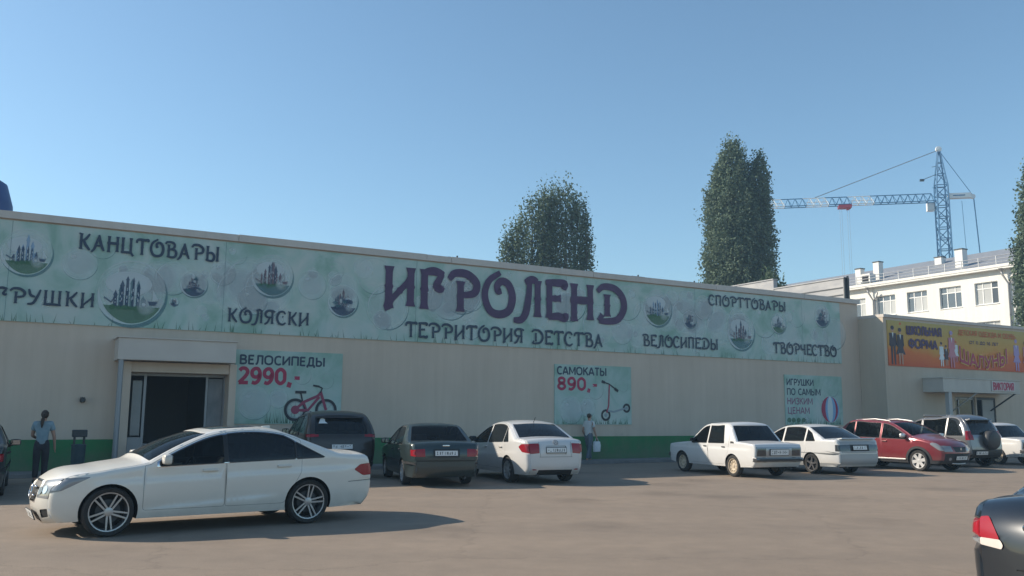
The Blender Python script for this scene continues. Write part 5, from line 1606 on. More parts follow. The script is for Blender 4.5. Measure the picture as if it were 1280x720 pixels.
# ---- white sedan with a grey lower half
def wedge_sedan():
    root = car_root('parked_car', 'white wedge shaped sedan with grey lower trim, left of the red hatchback', PARKED)
    pm = paint('silver_white_paint', (0.62, 0.62, 0.61), .0, .35, .7)
    gm = mat('grey_lower_paint', (.30, .31, .31), .45, .3)
    sil = [(1.90, .22), (1.96, .30), (2.0, .5), (1.95, .66), (1.85, .73), (1.4, .84), (.90, .925), (.82, .94), (.45, 1.15), (.05, 1.335), (-.45, 1.395), (-1.0, 1.35), (-1.40, 1.16), (-1.72, 1.005), (-1.95, .995), (-2.22, .985), (-2.26, .88), (-2.30, .58), (-2.29, .36), (-2.2, .24)]
    c = Car(sil, .825, 1.23, -1.23, .29, .335, .23, beltf(.90, .025), tum=.36, fillet=.05,
            crown={0: .06, 2: .07, 5: .04, 7: .08, 9: .04, 11: .04, 12: .06, 13: .04, 15: .04, 16: .04, 19: .04}, plan=(.12, .6, .08, .5), sharp=(7, 13))
    up = above(.92, .025); cp = half((-1.12, 1.36), (-1.42, .96), (0, 1.1))
    c.window('side_window', GLASS, c.panel(.055, up, ge(-.06), le(.68), cp)); c.window('side_window', TINT, c.panel(.055, up, le(-.14), ge(-.98), cp)); c.window('side_window', TINT, c.panel(.055, up, le(-1.06), cp), rnd_=.015)
    c.on_side('tail_light', DARK_LENS, [(-2.5, .68), (-2.18, .68), (-2.18, .86), (-2.5, .86)], -.004)
    fd, rd = doors(c, .84, -.10, -1.04, .40, half((-.82, .36), (-1.04, .70), (-.4, .8)))
    c.on_side('body', gm, [(-2.5, .10), (2.3, .10), (2.3, .33), (-2.5, .33)], -.001)
    add_doors(c, pm, [p for p in fd], rd)
    c.on_side('rub_strip', gm, [(-2.5, .60), (2.3, .575), (2.3, .60), (-2.5, .625)], -.006)
    c.side_regions.insert(0, c.side_regions.pop())
    screens(c, rt_=.92)
    c.on_strip('tail_light', DARK_LENS, band(c, .86, .68, .50, 1.0), -.004, True)
    c.on_strip('rear_panel', BLACK_PLASTIC, band(c, .86, .68, -.5, .5), .004)
    c.on_strip('bumper', mat('grey_bumper', (.36, .365, .365), .45, .2), band(c, .60, .30, -1.0, 1.0), -.004)
    c.on_strip('rear_panel', mat('shaded_trunk', (.33, .335, .34), .4, .2), band(c, .95, .63, -.94, .94), -.001)  # white trunk coloured grey here: the shade on the rear is painted in
    c.on_strip('headlight', CLEAR_LENS, band(c, .56, .70, .45, 1.0, False), -.004, True)
    c.mesh(pm); c.build(root)
    for x in (1.23, -1.23):
        for sg in (1, -1): wheel(root, x, sg * .72, .29, .18, 'five', sg, mat('dark_alloy', (.14, .14, .145), .4, .7))
    cabin(root, c, .52, -.10, -.76, .22)
    for sg in (1, -1): mirror_part(root, .62, sg * .75, .95, BLACK_PLASTIC, sg, (.09, .19, .12))
    k = MB(); k.prism([(-2.10, 1.03), (-2.30, 1.06), (-2.32, 1.035), (-2.14, 1.005)], 'y', -.66, .66); k.build('spoiler', pm, root, bevel=.01)
    p, n = c.at(c.Rr(.77), 0); plate(root, p + n * .012, n, seed=11)
    exhaust(root, -2.28, .45, .23)
    return root

# ---- red hatchback with grey cladding, backed in
def red_hatch():
    root = car_root('parked_car', 'red raised hatchback with silver roof rails, backed in with its nose to the lot', PARKED)
    pm = paint('red_paint', (0.215, 0.016, 0.026), .25, .35, .9)
    cl = mat('cladding', (.028, .028, .03), .65)
    sil = [(1.93, .25), (2.0, .34), (2.05, .52), (2.01, .74), (1.87, .86), (1.5, .98), (1.12, 1.05), (1.05, 1.065), (.65, 1.30), (.25, 1.475), (-.45, 1.54), (-1.42, 1.49), (-1.70, 1.26), (-1.86, 1.04), (-1.90, .96), (-1.92, .88), (-1.94, .78), (-1.965, .58), (-1.95, .38), (-1.86, .26)]
    c = Car(sil, .868, 1.295, -1.295, .325, .375, .25, beltf(.98, .02), tum=.30, fillet=.08,
            crown={0: .10, 2: .13, 3: .12, 5: .06, 7: .10, 9: .05, 11: .05, 12: .06, 13: .05, 15: .05, 16: .06, 19: .04}, plan=(.22, .85, .10, .6), sharp=(7,))
    up = above(1.0, .02); cp = half((-1.36, 1.46), (-1.62, 1.0), (0, 1.1))
    c.window('side_window', GLASS, c.panel(.065, up, ge(-.0), le(.88), cp)); c.window('side_window', GLASS, c.panel(.065, up, le(-.09), ge(-1.06), cp)); c.window('side_window', TINT, c.panel(.065, up, le(-1.12), cp), rnd_=.02)
    c.on_side('headlight', CLEAR_LENS, soften([(2.3, .62), (2.3, .78), (1.74, .90), (1.70, .84), (1.95, .66)], .03), -.004)
    c.on_side('tail_light', RED_LENS, [(-2.2, .74), (-1.78, .74), (-1.70, 1.02), (-2.2, 1.04)], -.004)
    for x in (1.295, -1.295):
        c.on_side('cladding', cl, [(x + .445 * math.cos(a * math.pi / 24), .325 + .445 * math.sin(a * math.pi / 24)) for a in range(-4, 29)], -.008)
    c.on_side('cladding', cl, [(-2.2, .1), (2.3, .1), (2.3, .355), (-2.2, .355)], -.008)
    fd, rd = doors(c, 1.08, -.045, -1.10, .40, half((-.84, .36), (-1.10, .82), (-.4, .8)))
    add_doors(c, pm, fd, rd)
    screens(c, rw=(11.12, 12.9), rt_=.88)
    c.on_strip('headlight', CLEAR_LENS, [(c.F(.62), .55), (c.F(.62), 1), (c.F(.80), 1), (c.F(.74), .58)], -.004, True)
    c.on_strip('grille', BLACK_PLASTIC, soften([(c.F(.60), -.40), (c.F(.60), .40), (c.F(.72), .50), (c.F(.72), -.50)], .02), .012)
    c.on_strip('bumper', cl, band(c, .26, .56, -.99, .99, False), -.006)
    c.on_strip('tail_light', RED_LENS, band(c, 1.02, .74, .74, 1.0), -.004, True)
    c.on_strip('bumper', cl, band(c, .56, .30, -1.0, 1.0), -.006)
    c.mesh(pm); c.build(root)
    for x in (1.295, -1.295):
        for sg in (1, -1): wheel(root, x, sg * .75, .325, .20, 'cover', sg, mat('wheel_cover', (.62, .62, .61), .4, .4), .235, .2 * sg)
    cabin(root, c, .75, .05, -.90, .36)
    for sg in (1, -1): mirror_part(root, .84, sg * .80, 1.05, mat('silver_mirror', (.6, .6, .59), .35, .5), sg)
    for sg in (1, -1):
        k = MB(); zt = [1.50, 1.575, 1.60, 1.585, 1.50]
        k.tube([(.22, sg * .56, 1.44), (.10, sg * .56, 1.545), (-.45, sg * .57, 1.60), (-1.2, sg * .56, 1.565), (-1.32, sg * .56, 1.46)], .020, 8)
        k.build('roof_rail', SILVER_STEEL, root, True)
        k = MB(); y = .865; k.box(-.86, .86, sg * y - .012, sg * y + .012, .335, .375); k.build('sill_strip', SILVER_STEEL, root, bevel=.006)
    handles(root, c, ((.10, .90), (-.90, .92)), pm, (.18, .035, .035))
    p, n = c.at(c.F(.46), 0); plate(root, p + n * .02, n, seed=13)
    k = MB(); a = [c.at(c.F(.32), t)[0] + c.at(c.F(.32), t)[1] * .012 for t in (-.5, -.25, 0, .25, .5)]; k.tube(a, .022, 6); k.build('skid_trim', SILVER_STEEL, root, True)
    p, n = c.at(c.F(.665), 0); k = MB(); k.add([p + n * .02 + Vector((0, a_, b_)) for a_, b_ in ((0, .05), (.03, 0), (0, -.05), (-.03, 0))], [(0, 1, 2, 3)]); k.build('emblem', CHROME, root)
    for sg in (1, -1):
        p, n = c.at(c.F(.42), sg * .72)
        a = n.orthogonal().normalized(); b_ = n.cross(a)
        k = MB(); k.add([p + n * .012 + (a * math.cos(i * .524) + b_ * math.sin(i * .524)) * .05 for i in range(12)], [tuple(range(12))]); k.build('fog_light', CLEAR_LENS, root)
    return root

# ---- silver off-roader with a spare wheel on its back
def suv_body(root, pm, sil, W, xf, xr, rt, belt, lamps, xb, rear_glass, spare=False, rails=True, style='five'):
    zt = max(p[1] for p in sil)
    c = Car(sil, W, xf, xr, rt, rt + .055, .32, belt, tum=.27, fillet=.085,
            crown={0: .10, 2: .12, 3: .10, 5: .06, 7: .10, 9: .05, 11: .05, 12: .06, 13: .05, 15: .05, 16: .05, 19: .04}, plan=(.20, .85, .10, .6), sharp=(7,))
    b0 = float(belt(np.array([0.0]))[0])
    kx = float(belt(np.array([-1.0]))[0]) - b0
    up = above(b0 + .02, kx)
    xe = sil[11][0]
    cp = half((xe + .06, sil[11][1]), (xe - .16, b0 + .03), (0, 1.2))
    c.window('side_window', GLASS, c.panel(.075, up, ge(xb + .05), le(sil[7][0] - .16), cp)); c.window('side_window', GLASS, c.panel(.075, up, le(xb - .04), ge(xb - .98), cp)); c.window('side_window', TINT, c.panel(.075, up, le(xb - 1.06), cp), rnd_=.03)
    z0, z1, t0, dx = lamps
    c.on_side('tail_light', RED_LENS, [(-3, z0), (sil[15][0] + dx, z0), (sil[13][0] + dx * .9, z1), (-3, z1)], -.004)
    c.on_side('headlight', CLEAR_LENS, [(3, .72), (3, .88), (sil[4][0] - .16, .98), (sil[4][0] - .05, .78)], -.004)
    c.on_side('cladding', BLACK_PLASTIC, [(-3, .1), (3, .1), (3, .44), (-3, .44)], -.008)
    fd, rd = doors(c, sil[7][0] + .02, xb, xb - 1.0, .47, half((xb - .80, .42), (xb - 1.02, .86), (0, .8)))
    add_doors(c, pm, fd, rd)
    screens(c, rw=(11.10, 12.92), rt_=.86, rear=rear_glass)
    c.on_strip('tail_light', RED_LENS, band(c, z1, z0, t0, 1.0), -.004, True)
    c.on_strip('bumper', BLACK_PLASTIC, band(c, .60, .36, -1.0, 1.0), -.008)
    c.on_strip('headlight', CLEAR_LENS, band(c, .72, .86, .52, 1.0, False), -.004, True)
    c.on_strip('grille', BLACK_PLASTIC, band(c, .64, .84, -.5, .5, False), .01)
    c.mesh(pm); P = c.build(root)
    for x in (xf, xr):
        for sg in (1, -1): wheel(root, x, sg * (W - .115), rt, .23, style, sg, ALLOY)
    cabin(root, c, sil[7][0] - .30, xb + .10, xb - .82, .46)
    for sg in (1, -1): mirror_part(root, sil[7][0] - .22, sg * (W - .07), b0 + .06, pm, sg, (.11, .2, .17))
    handles(root, c, ((xb + .14, b0 - .13), (xb - .84, b0 - .12)), pm)
    if rails:
        for sg in (1, -1):
            k = MB(); zz = zt
            k.tube([(sil[9][0] - .1, sg * (W - .33), sil[9][1] - .02), (sil[9][0] - .25, sg * (W - .33), zt + .03), (-.5, sg * (W - .32), zt + .06), (xe + .35, sg * (W - .33), zt + .03), (xe + .2, sg * (W - .33), sil[11][1] - .02)], .022, 8)
            k.build('roof_rail', BLACK_PLASTIC if spare else SILVER_STEEL, root, True)
    return c, P

def spare_suv():
    root = car_root('parked_car', 'silver off-road car with a spare wheel on its back door', PARKED)
    pm = paint('silver_paint', (0.22, 0.225, 0.235), .6, .35, .9)
    sil = [(1.93, .32), (2.0, .42), (2.05, .60), (2.02, .82), (1.90, .93), (1.5, 1.02), (1.0, 1.08), (.92, 1.095), (.58, 1.37), (.25, 1.58), (-.5, 1.66), (-1.60, 1.61), (-1.80, 1.36), (-1.90, 1.08), (-1.93, 1.0), (-1.94, .92), (-1.95, .82), (-1.97, .60), (-1.96, .45), (-1.86, .34)]
    c, P = suv_body(root, pm, sil, .885, 1.25, -1.25, .345, beltf(1.02, .015), (.92, 1.22, .80, .10), -.06, TINT, True)
    k = MB(); k.lathe([(0, -2.235), (.24, -2.23), (.30, -2.20), (.335, -2.14), (.34, -2.05), (.32, -1.98), (0, -1.97)], 'x', 32, 0, (0, -.10, .93))
    k.build('spare_wheel', noisy('spare_cover', (.03, .03, .033), (.05, .05, .052), 5, rough=.5), root, True, angle=40)
    p, n = c.at(c.Rr(.50), .45); plate(root, p + n * .02, n, seed=15)
    k = MB()
    for x in (.0, -.95): k.tube([(x, -.60, 1.735), (x, .60, 1.735)], .02, 8)
    k.build('roof_bar', GREY_STEEL, root, True)
    k = MB(); k.prism([(-1.58, 1.60), (-1.80, 1.63), (-1.82, 1.60), (-1.66, 1.55)], 'y', -.55, .55); k.build('spoiler', pm, root, bevel=.01)
    exhaust(root, -1.98, -.5, .32)
    return root

def brown_suv():
    root = car_root('parked_car', 'dark brown off-road car with a painted white sun glint in its rear window', PARKED)
    pm = paint('dark_brown_paint', (0.024, 0.016, 0.011), .15, .35, .7, dirt=(.09, .075, .06))
    sil = [(2.1, 0.3), (2.18, 0.4), (2.24, 0.6), (2.2, 0.84), (2.08, 0.95), (1.6, 1.05), (1.1, 1.1), (1.02, 1.113), (0.65, 1.341), (0.25, 1.53), (-0.5, 1.607), (-1.75, 1.556), (-2.02, 1.341), (-2.18, 1.1), (-2.22, 1.02), (-2.24, 0.94), (-2.26, 0.82), (-2.3, 0.62), (-2.28, 0.45), (-2.16, 0.32)]
    c, P = suv_body(root, pm, sil, .91, 1.35, -1.35, .36, beltf(1.04, .02), (1.05, 1.12, .74, .12), .05, TINT)
    a, n = c.at(c.q2s(11.75), .60)
    k = MB(); u = Vector((0, 1, 0)); v = u.cross(n) * -1
    if v.z < 0: v = -v
    out = [(-.11, -.08), (-.05, .00), (-.06, .08), (.0, .13), (.06, .10), (.08, .02), (.12, -.08)]
    k.add([a + n * .012 + u * p[0] + v * p[1] for p in out], [tuple(range(len(out)))])
    k.build('glint_patch', mat('glint_white', (.72, .72, .70), .5), root)  # flat white shape standing in for a sun reflection on the glass
    p, n = c.at(c.Rr(.80), 0); plate(root, p + n * .014, n, seed=17)
    k = MB(); k.prism([(-1.70, 1.555), (-1.96, 1.56), (-1.98, 1.53), (-1.78, 1.50)], 'y', -.60, .60); k.build('spoiler', pm, root, bevel=.01)
    return root

# ---- dark blue sedan cut by the lower right corner
def near_sedan():
    root = car_root('parked_car', 'dark blue sedan cut by the lower right corner, showing a red and clear lamp')
    pm = paint('midnight_blue_paint', (0.007, 0.012, 0.020), .2, .3, .7, dirt=(.10, .09, .075))
    sil = [(1.98, .20), (2.07, .28), (2.11, .48), (2.06, .66), (1.93, .76), (1.50, .87), (1.10, .945), (1.02, .965), (.55, 1.235), (.12, 1.395), (-.45, 1.462), (-1.0, 1.405), (-1.36, 1.235), (-1.68, 1.085), (-1.95, 1.075), (-2.20, 1.04), (-2.29, .93), (-2.33, .62), (-2.335, .42), (-2.22, .23)]
    c = Car(sil, .855, 1.27, -1.27, .31, .355, .22, beltf(.925, .035), tum=.38, fillet=.085,
            crown={0: .10, 2: .12, 5: .05, 7: .09, 9: .05, 11: .05, 12: .07, 13: .06, 15: .07, 16: .09, 17: .10, 19: .06}, plan=(.18, .8, .15, .8), sharp=(7, 13))
    up = above(.945, .035); cp = half((-1.02, 1.38), (-1.36, .99), (0, 1.1))
    c.window('side_window', GLASS, c.panel(.062, up, ge(-.02), le(.84), cp)); c.window('side_window', GLASS, c.panel(.062, up, le(-.10), cp))
    c.on_side('tail_light', RED_LENS, [(-2.6, .835), (-2.14, .835), (-2.10, .95), (-2.6, .96)], -.006)
    c.on_side('tail_light', CLEAR_LENS, [(-2.6, .79), (-2.16, .79), (-2.14, .835), (-2.6, .835)], -.006)
    fd, rd = doors(c, 1.02, -.06, -1.16, .33, half((-.86, .30), (-1.16, .78), (-.4, .8)))
    add_doors(c, pm, fd, rd)
    screens(c, rt_=.92, rear=GLASS)
    c.on_strip('tail_light', RED_LENS, soften([(c.Rr(.965), .90), (c.Rr(.965), 1.0), (c.Rr(.835), 1.0), (c.Rr(.83), .765)], .02), -.008, True)
    c.on_strip('tail_light', mat('reverse_lens', (.62, .55, .50), .15, coat=.8), soften([(c.Rr(.83), .76), (c.Rr(.835), 1.0), (c.Rr(.79), 1.0), (c.Rr(.775), .745), (c.Rr(.80), .725)], .015), -.008, True)
    c.on_strip('body', SEAM, band(c, .585, .575, -.97, .97), .006)
    c.on_strip('body', SEAM, band(c, .665, .657, -.6, .6), .005)
    c.mesh(pm); c.build(root)
    for x in (1.27, -1.27):
        for sg in (1, -1): wheel(root, x, sg * .75, .31, .20, 'seven', sg, ALLOY)
    cabin(root, c, .72, -.02, -.78, .26)
    for sg in (1, -1): mirror_part(root, .80, sg * .77, .97, pm, sg)
    handles(root, c, ((.10, .83), (-.88, .85)), pm)
    k = MB(); k.tube([c.at(c.Rr(.90), t)[0] + c.at(c.Rr(.90), t)[1] * .012 for t in (-.5, -.25, 0, .25, .5)], .02, 8); k.build('trunk_trim', CHROME, root, True)
    p, n = c.at(c.Rr(.80), 0); plate(root, p + n * .012, n, seed=19)
    p, n = c.at(c.Rr(.965), 0); disc_emblem(root, p + n * .004, n, .05)
    exhaust(root, -2.3, -.45, .24)
    return root
# ------------------------------------------------------------------ school behind (its long face looks to the left, towards the sun)
SU = 50.0
SO = bw(SU, 0)
SRZ = RZ - math.pi / 2          # local x: away from the store front towards the viewer side, local y: into the school (+u)
def sv(v): return -v            # store-frame v -> local x
WHITEWALL = wall_paint('whitewash', (0.74, 0.73, 0.69), (0.80, 0.79, 0.75))
SLATE = noisy('grey_roof_sheet', (0.20, 0.21, 0.23), (0.28, 0.29, 0.31), 1.5, rough=.55, stretch=(6, 1, 1))
WFRAME = mat('white_window_frame', (.78, .78, .76), .4)
PANE = mat('window_pane', (.10, .12, .14), .06, spec=.8)
PANE2 = mat('curtained_pane', (.46, .47, .46), .25)
school = thing('school_building', 'three storey white building with a railed grey roof beyond the right wing', 'school', SO, SRZ)
V0, V1, EZ, SD = -8.0, 62.0, 14.24, 14.0
wins = []
vs_ = [17.72 + 3.36 * i for i in range(-7, 13)]
k = MB()
rows = [(4.3, 6.3), (7.95, 9.92), (11.42, 13.34)]
xs = sorted([sv(v) for v in vs_] + [sv(v + 2.10) for v in vs_])
xa, xb_ = sv(V1), sv(V0)
zs_ = [0] + [z for r in rows for z in r] + [EZ]
for i in range(0, len(zs_) - 1):
    z0, z1 = zs_[i], zs_[i + 1]
    if i % 2 == 0:
        k.box(xa, xb_, 0, .4, z0, z1)
    else:
        e = [xa] + xs + [xb_]
        for j in range(0, len(e) - 1, 2):
            if e[j + 1] - e[j] > .01: k.box(e[j], e[j + 1], 0, .4, z0, z1)
k.box(xa, xa + .4, .4, SD, 0, EZ); k.box(xb_ - .4, xb_, .4, SD, 0, EZ); k.box(xa + .4, xb_ - .4, SD - .4, SD, 0, EZ)
k.build('wall', WHITEWALL, school)
k = MB()
k.box(xa - .5, xb_ + .5, -.55, .0, EZ + .003, EZ + .16); k.box(xa - .5, xb_ + .5, -.60, -.5, EZ + .16, EZ + .40)
k.build('cornice', WHITEWALL, school)
k = MB(); k.prism([(-.5, EZ + .30), (SD / 2, EZ + 3.1), (SD + .5, EZ + .30), (SD + .5, EZ + .17), (-.5, EZ + .17)], 'x', xa - .5, xb_ + .5)
k.build('roof', SLATE, school)
k = MB()
n = 44
for i in range(n + 1):
    x = xa + (xb_ - xa) * i / n
    k.tube([(x, -.42, EZ + .35), (x, -.42, EZ + 1.17)], .04, 5)
for z in (.62, .90, 1.17): k.tube([(xa, -.42, EZ + z), (xb_, -.42, EZ + z)], .035, 5)
k.build('railing', mat('galvanised', (.45, .46, .47), .45, .6), school)
vis = []
rg = rnd(4)
for zi, (z0, z1) in enumerate(rows):
    for v in vs_:
        x0, x1 = sv(v + 2.10), sv(v)
        f = MB()
        for a, b in ((x0, x0 + .07), (x1 - .07, x1), (x0 + .62, x0 + .70), (x1 - .70, x1 - .62)): f.box(a, b, .16, .24, z0, z1)
        for c0, c1 in ((z0, z0 + .07), (z1 - .07, z1), (z1 - .58, z1 - .50)):
            for a, b in ((x0 + .07, x0 + .62), (x0 + .70, x1 - .70), (x1 - .62, x1 - .07)): f.box(a, b, .165, .235, c0, c1)
        f.box(x0 - .06, x1 + .06, -.06, .10, z0 - .05, z0 - .003)
        fo = f.build('window', WFRAME, school)
        p = MB()
        cols = ((x0 + .07, x0 + .62), (x0 + .70, x1 - .70), (x1 - .62, x1 - .07))
        for ci, (a, b) in enumerate(cols):
            p.box(a, b, .195, .205, z0 + .07, z1 - .58, 1 if rg.random() < (.85 if ci == 1 else .5) else 0)
            p.box(a, b, .195, .205, z1 - .50, z1 - .07, 1 if rg.random() < .6 else 0)
        p.build('pane', [PANE, PANE2], fo)
PIPE = mat('zinc_pipe', (.34, .34, .34), .5, .5)
for v in (30.5, 17.05, 2.0, 44.0):
    x = sv(v)
    k = MB(); k.lathe([(.09, EZ - .25), (.24, EZ + .02), (.26, EZ + .02)], 'z', 10, 0, (x, -.44, 0))
    k.tube([(x, -.44, EZ - .2), (x, -.40, EZ - .45), (x + .35, -.14, EZ - 1.3), (x + .35, -.14, .3)], .085, 8)
    k.tube([(x + 1.0, -.30, EZ - .55), (x + .7, -.14, EZ - 1.0), (x + .35, -.14, EZ - 1.3)], .07, 8)
    k.build('downpipe', PIPE, school, True)
for v, y, w_, zt in ((32.3, .5, .62, 16.42), (30.7, 1.2, .66, 16.95), (21.7, .9, .74, 16.75), (6.0, 1.2, .7, 16.7), (26.0, 4.2, .7, 17.0), (37.0, 2.8, .5, 16.2)):
    x = sv(v)
    k = MB(); k.box(x - w_ / 2, x + w_ / 2, y, y + w_, EZ + .35, zt); k.box(x - w_ / 2 - .05, x + w_ / 2 + .05, y - .05, y + w_ + .05, zt, zt + .10, 1)
    k.build('chimney', [WHITEWALL, DARK_METAL], school)
k = MB(); x = sv(30.75); k.box(x - .52, x + .52, -.38, .5, EZ + .55, EZ + 1.42); k.box(x - .36, x + .36, -.40, -.385, EZ + .68, EZ + 1.25, 1)
k.build('dormer', [WHITEWALL, UNDER], school)

# ------------------------------------------------------------------ poplars
def leaf_mat(name, c1, c2):
    m = mat(name, c1, .75, spec=.25)
    b = m.node_tree.nodes['Principled BSDF']
    geo = N(m, 'ShaderNodeNewGeometry')
    cr = N(m, 'ShaderNodeValToRGB')
    cr.color_ramp.elements[0].color = (*c1, 1); cr.color_ramp.elements[1].color = (*c2, 1)
    L(m, geo, 'Random Per Island', cr, 'Fac'); L(m, cr, 'Color', b, 'Base Color')
    tr = N(m, 'ShaderNodeBsdfTranslucent'); L(m, cr, 'Color', tr, 'Color')
    mx = N(m, 'ShaderNodeMixShader'); mx.inputs[0].default_value = .22
    out = m.node_tree.nodes['Material Output']
    L(m, b, 0, mx, 1); L(m, tr, 0, mx, 2); L(m, mx, 0, out, 'Surface')
    return m
LEAVES = leaf_mat('poplar_leaves', (.075, .115, .070), (.16, .21, .14))
BARK = noisy('poplar_bark', (.10, .095, .085), (.20, .19, .17), 6, rough=.9, stretch=(1, 1, .3))

def leaf_cloud(name, root, centers, seed, size, m):
    """many separate leaf-sized quads"""
    rs = np.random.RandomState(seed)
    C = np.array(centers); n = len(C)
    a = rs.normal(size=(n, 3)); a /= np.linalg.norm(a, axis=1)[:, None]
    b = np.cross(a, rs.normal(size=(n, 3))); b /= np.linalg.norm(b, axis=1)[:, None]
    s = (size * rs.uniform(.55, 1.25, n))[:, None]
    V = np.stack([C - a * s, C + b * s * .62, C + a * s, C - b * s * .62], 1).reshape(-1, 3)
    me = bpy.data.meshes.new(name)
    me.vertices.add(4 * n); me.loops.add(4 * n); me.polygons.add(n)
    me.vertices.foreach_set('co', V.astype(np.float32).ravel())
    me.loops.foreach_set('vertex_index', np.arange(4 * n, dtype=np.int32))
    me.polygons.foreach_set('loop_start', np.arange(0, 4 * n, 4, dtype=np.int32))
    me.polygons.foreach_set('loop_total', np.full(n, 4, dtype=np.int32))
    me.materials.append(m)
    me.update(calc_edges=True)
    return link(name, me, root)

def poplar(label, loc, crowns, seed, leaf=.12, dens=2.1, spray=(.15, .42), gap=.72, group='poplars behind the store'):
    """crowns: (x, y, [(height, radius) ...]) upright boughs massed into one uneven column"""
    root = thing('poplar_tree', label, 'tree', loc, 0, group)
    rs = np.random.RandomState(seed)
    H = max(c[2][-1][0] for c in crowns)
    t = MB()
    t.tube([(0, 0, -.1), (.03, 0, H * .3), (.0, .05, H * .6), (.05, 0, H * .90)], [.42, .30, .18, .03], 10)
    t.build('trunk', BARK, root, True)
    lb = MB()
    cs = []
    for ci, (px, py, env) in enumerate(crowns):
        hs = np.array([e[0] for e in env]); rr_ = np.array([e[1] for e in env])
        z0, z1 = hs[0], hs[-1]
        lb.tube([(0, 0, max(1, z0 * .5)), (px * .7, py * .7, z0 + (z1 - z0) * .3), (px, py, z0 + (z1 - z0) * .6), (px, py, z1 - .4)], [.16, .11, .07, .015], 6)
        ph = rs.uniform(0, 6.28, 6)
        area_ = float(((rr_[1:] + rr_[:-1]) * np.diff(hs)).sum() * .5) * 6.28
        for i in range(int(area_ * 7.5 * dens)):
            z = rs.uniform(z0, z1)
            R0 = float(np.interp(z, hs, rr_))
            if rs.uniform(0, rr_.max()) > R0 + .35: continue
            a = rs.uniform(0, 6.283)
            lump = 1 + .10 * math.sin(3 * a + 1.1 * z + ph[0]) + .09 * math.sin(5 * a - 1.7 * z + ph[1]) + .08 * math.sin(2 * a + 3.1 * z + ph[2])
            q = rs.uniform(.25, 1.0) ** .5
            if gap and q > .55 and math.sin(4 * a + 1.9 * z + ph[3]) * math.sin(2.3 * z - 3 * a + ph[4]) > gap: continue
            rr = R0 * lump * q * (1.12 if rs.uniform() < .05 else 1.0)
            cx, cy = px + rr * math.cos(a), py + rr * math.sin(a)
            if i % 9 == 0:
                lb.tube([(px + rr * .2 * math.cos(a), py + rr * .2 * math.sin(a), z - 1.1), (cx, cy, z)], [.035, .008], 4, caps=False)
            m_ = rs.randint(8, 16)
            d = rs.normal(size=(m_, 3)) * [spray[0], spray[0], spray[1]]
            cs += [(cx + v[0] + .16 * v[2] * math.cos(a), cy + v[1] + .16 * v[2] * math.sin(a), z + v[2]) for v in d]
    lb.build('limbs', BARK, root, True)
    leaf_cloud('crown', root, cs, seed, leaf, LEAVES)
    return root
poplar('tall broad poplar with the highest top, left of the crane jib', (19.45, 75.5, 0), [(0, 0, [(1.5, .6), (4, 1.9), (10, 2.6), (15, 2.75), (18, 2.6), (20.5, 2.3), (22.5, 1.75), (24, 1.2), (25.2, .75), (25.9, .15)]), (-.9, .4, [(4, 1.0), (12, 1.7), (18, 1.6), (21.5, 1.2), (23.4, .5), (23.8, .1)]), (.5, -.5, [(4, 1.0), (12, 1.6), (18, 1.3), (21.0, .8), (22.8, .3), (23.0, .1)])], 1)
poplar('slim shaded poplar grown into the right side of the tallest poplar', (21.6, 75.0, 0), [(0, 0, [(1.5, .4), (5, 1.1), (14, 1.30), (17, 1.2), (20, .92), (22.4, .78), (23.7, .5), (24.3, .1)]), (-.8, .3, [(3, .8), (14, 1.3), (18.5, 1.0), (20.8, .4), (21.2, .1)])], 2)
poplar('broad many stemmed poplar behind the middle of the store roof', (4.4, 72.0, 0), [(0, 0, [(2, .6), (8, 1.5), (14, 1.75), (17, 1.6), (19, 1.2), (20.2, .75), (20.7, .1)]), (1.05, .2, [(3, .5), (12, .9), (16.5, 1.0), (18.4, .7), (19.5, .2)]), (1.75, -.2, [(6, .4), (13, .65), (15.8, .55), (17.4, .25), (17.9, .05)]), (-1.1, .1, [(3, .6), (12, 1.1), (17, 1.05), (19.2, .6), (19.9, .1)])], 3, .12, 1.25, (.09, .62), .30)
poplar('lower poplar stepping down at the left of the clump above the roof', (1.6, 71.5, 0), [(0, 0, [(2, .5), (8, 1.3), (14, 1.6), (17, 1.35), (18.4, .7), (19.2, .1)]), (-1.15, .2, [(3, .5), (12, 1.0), (15.2, .95), (16.6, .5), (17.3, .1)]), (-2.05, 0, [(4, .4), (12, .8), (14.8, .6), (16.0, .3), (16.5, .05)]), (1.0, -.2, [(3, .6), (12, 1.1), (17, 1.0), (19.2, .5), (19.9, .1)])], 5, .12, 1.25, (.09, .62), .30)
poplar('poplar cut by the right edge, in front of the white building', (37.0, 60.0, 0), [(0, 0, [(1.2, .5), (4, 1.6), (9, 2.05), (13, 1.85), (16, 1.5), (18.5, 1.0), (20, .5), (20.6, .1)]), (-.5, .2, [(1.2, .6), (8, 1.5), (12, 1.45), (15, 1.0), (17, .4), (17.6, .1)])], 6)

def shrub(label, loc, h, r, seed):
    root = thing('bush', label, 'bush', loc)
    k = MB()
    rs = np.random.RandomState(seed)
    cs = []
    for i in range(6):
        a = i * 1.05
        k.tube([(0, 0, -.05), (r * .4 * math.cos(a), r * .4 * math.sin(a), h * .5), (r * .6 * math.cos(a), r * .6 * math.sin(a), h * .85)], [.05, .03, .01], 5)
    k.build('trunk', BARK, root, True)
    d = rs.normal(size=(2600, 3)); d /= np.linalg.norm(d, axis=1)[:, None]
    d *= (rs.uniform(.35, 1, 2600) ** .4)[:, None] * (1 + .22 * np.sin(d[:, :1] * 5 + 1) * np.sin(d[:, 2:] * 6))
    leaf_cloud('crown', root, [(q[0] * r, q[1] * r, h * .6 + q[2] * h * .45) for q in d], seed, .10, LEAVES)
shrub('dark bush showing at the step of the grey parapet', tuple(bw(11.3, 6.2)), 9.0, .8, 8)

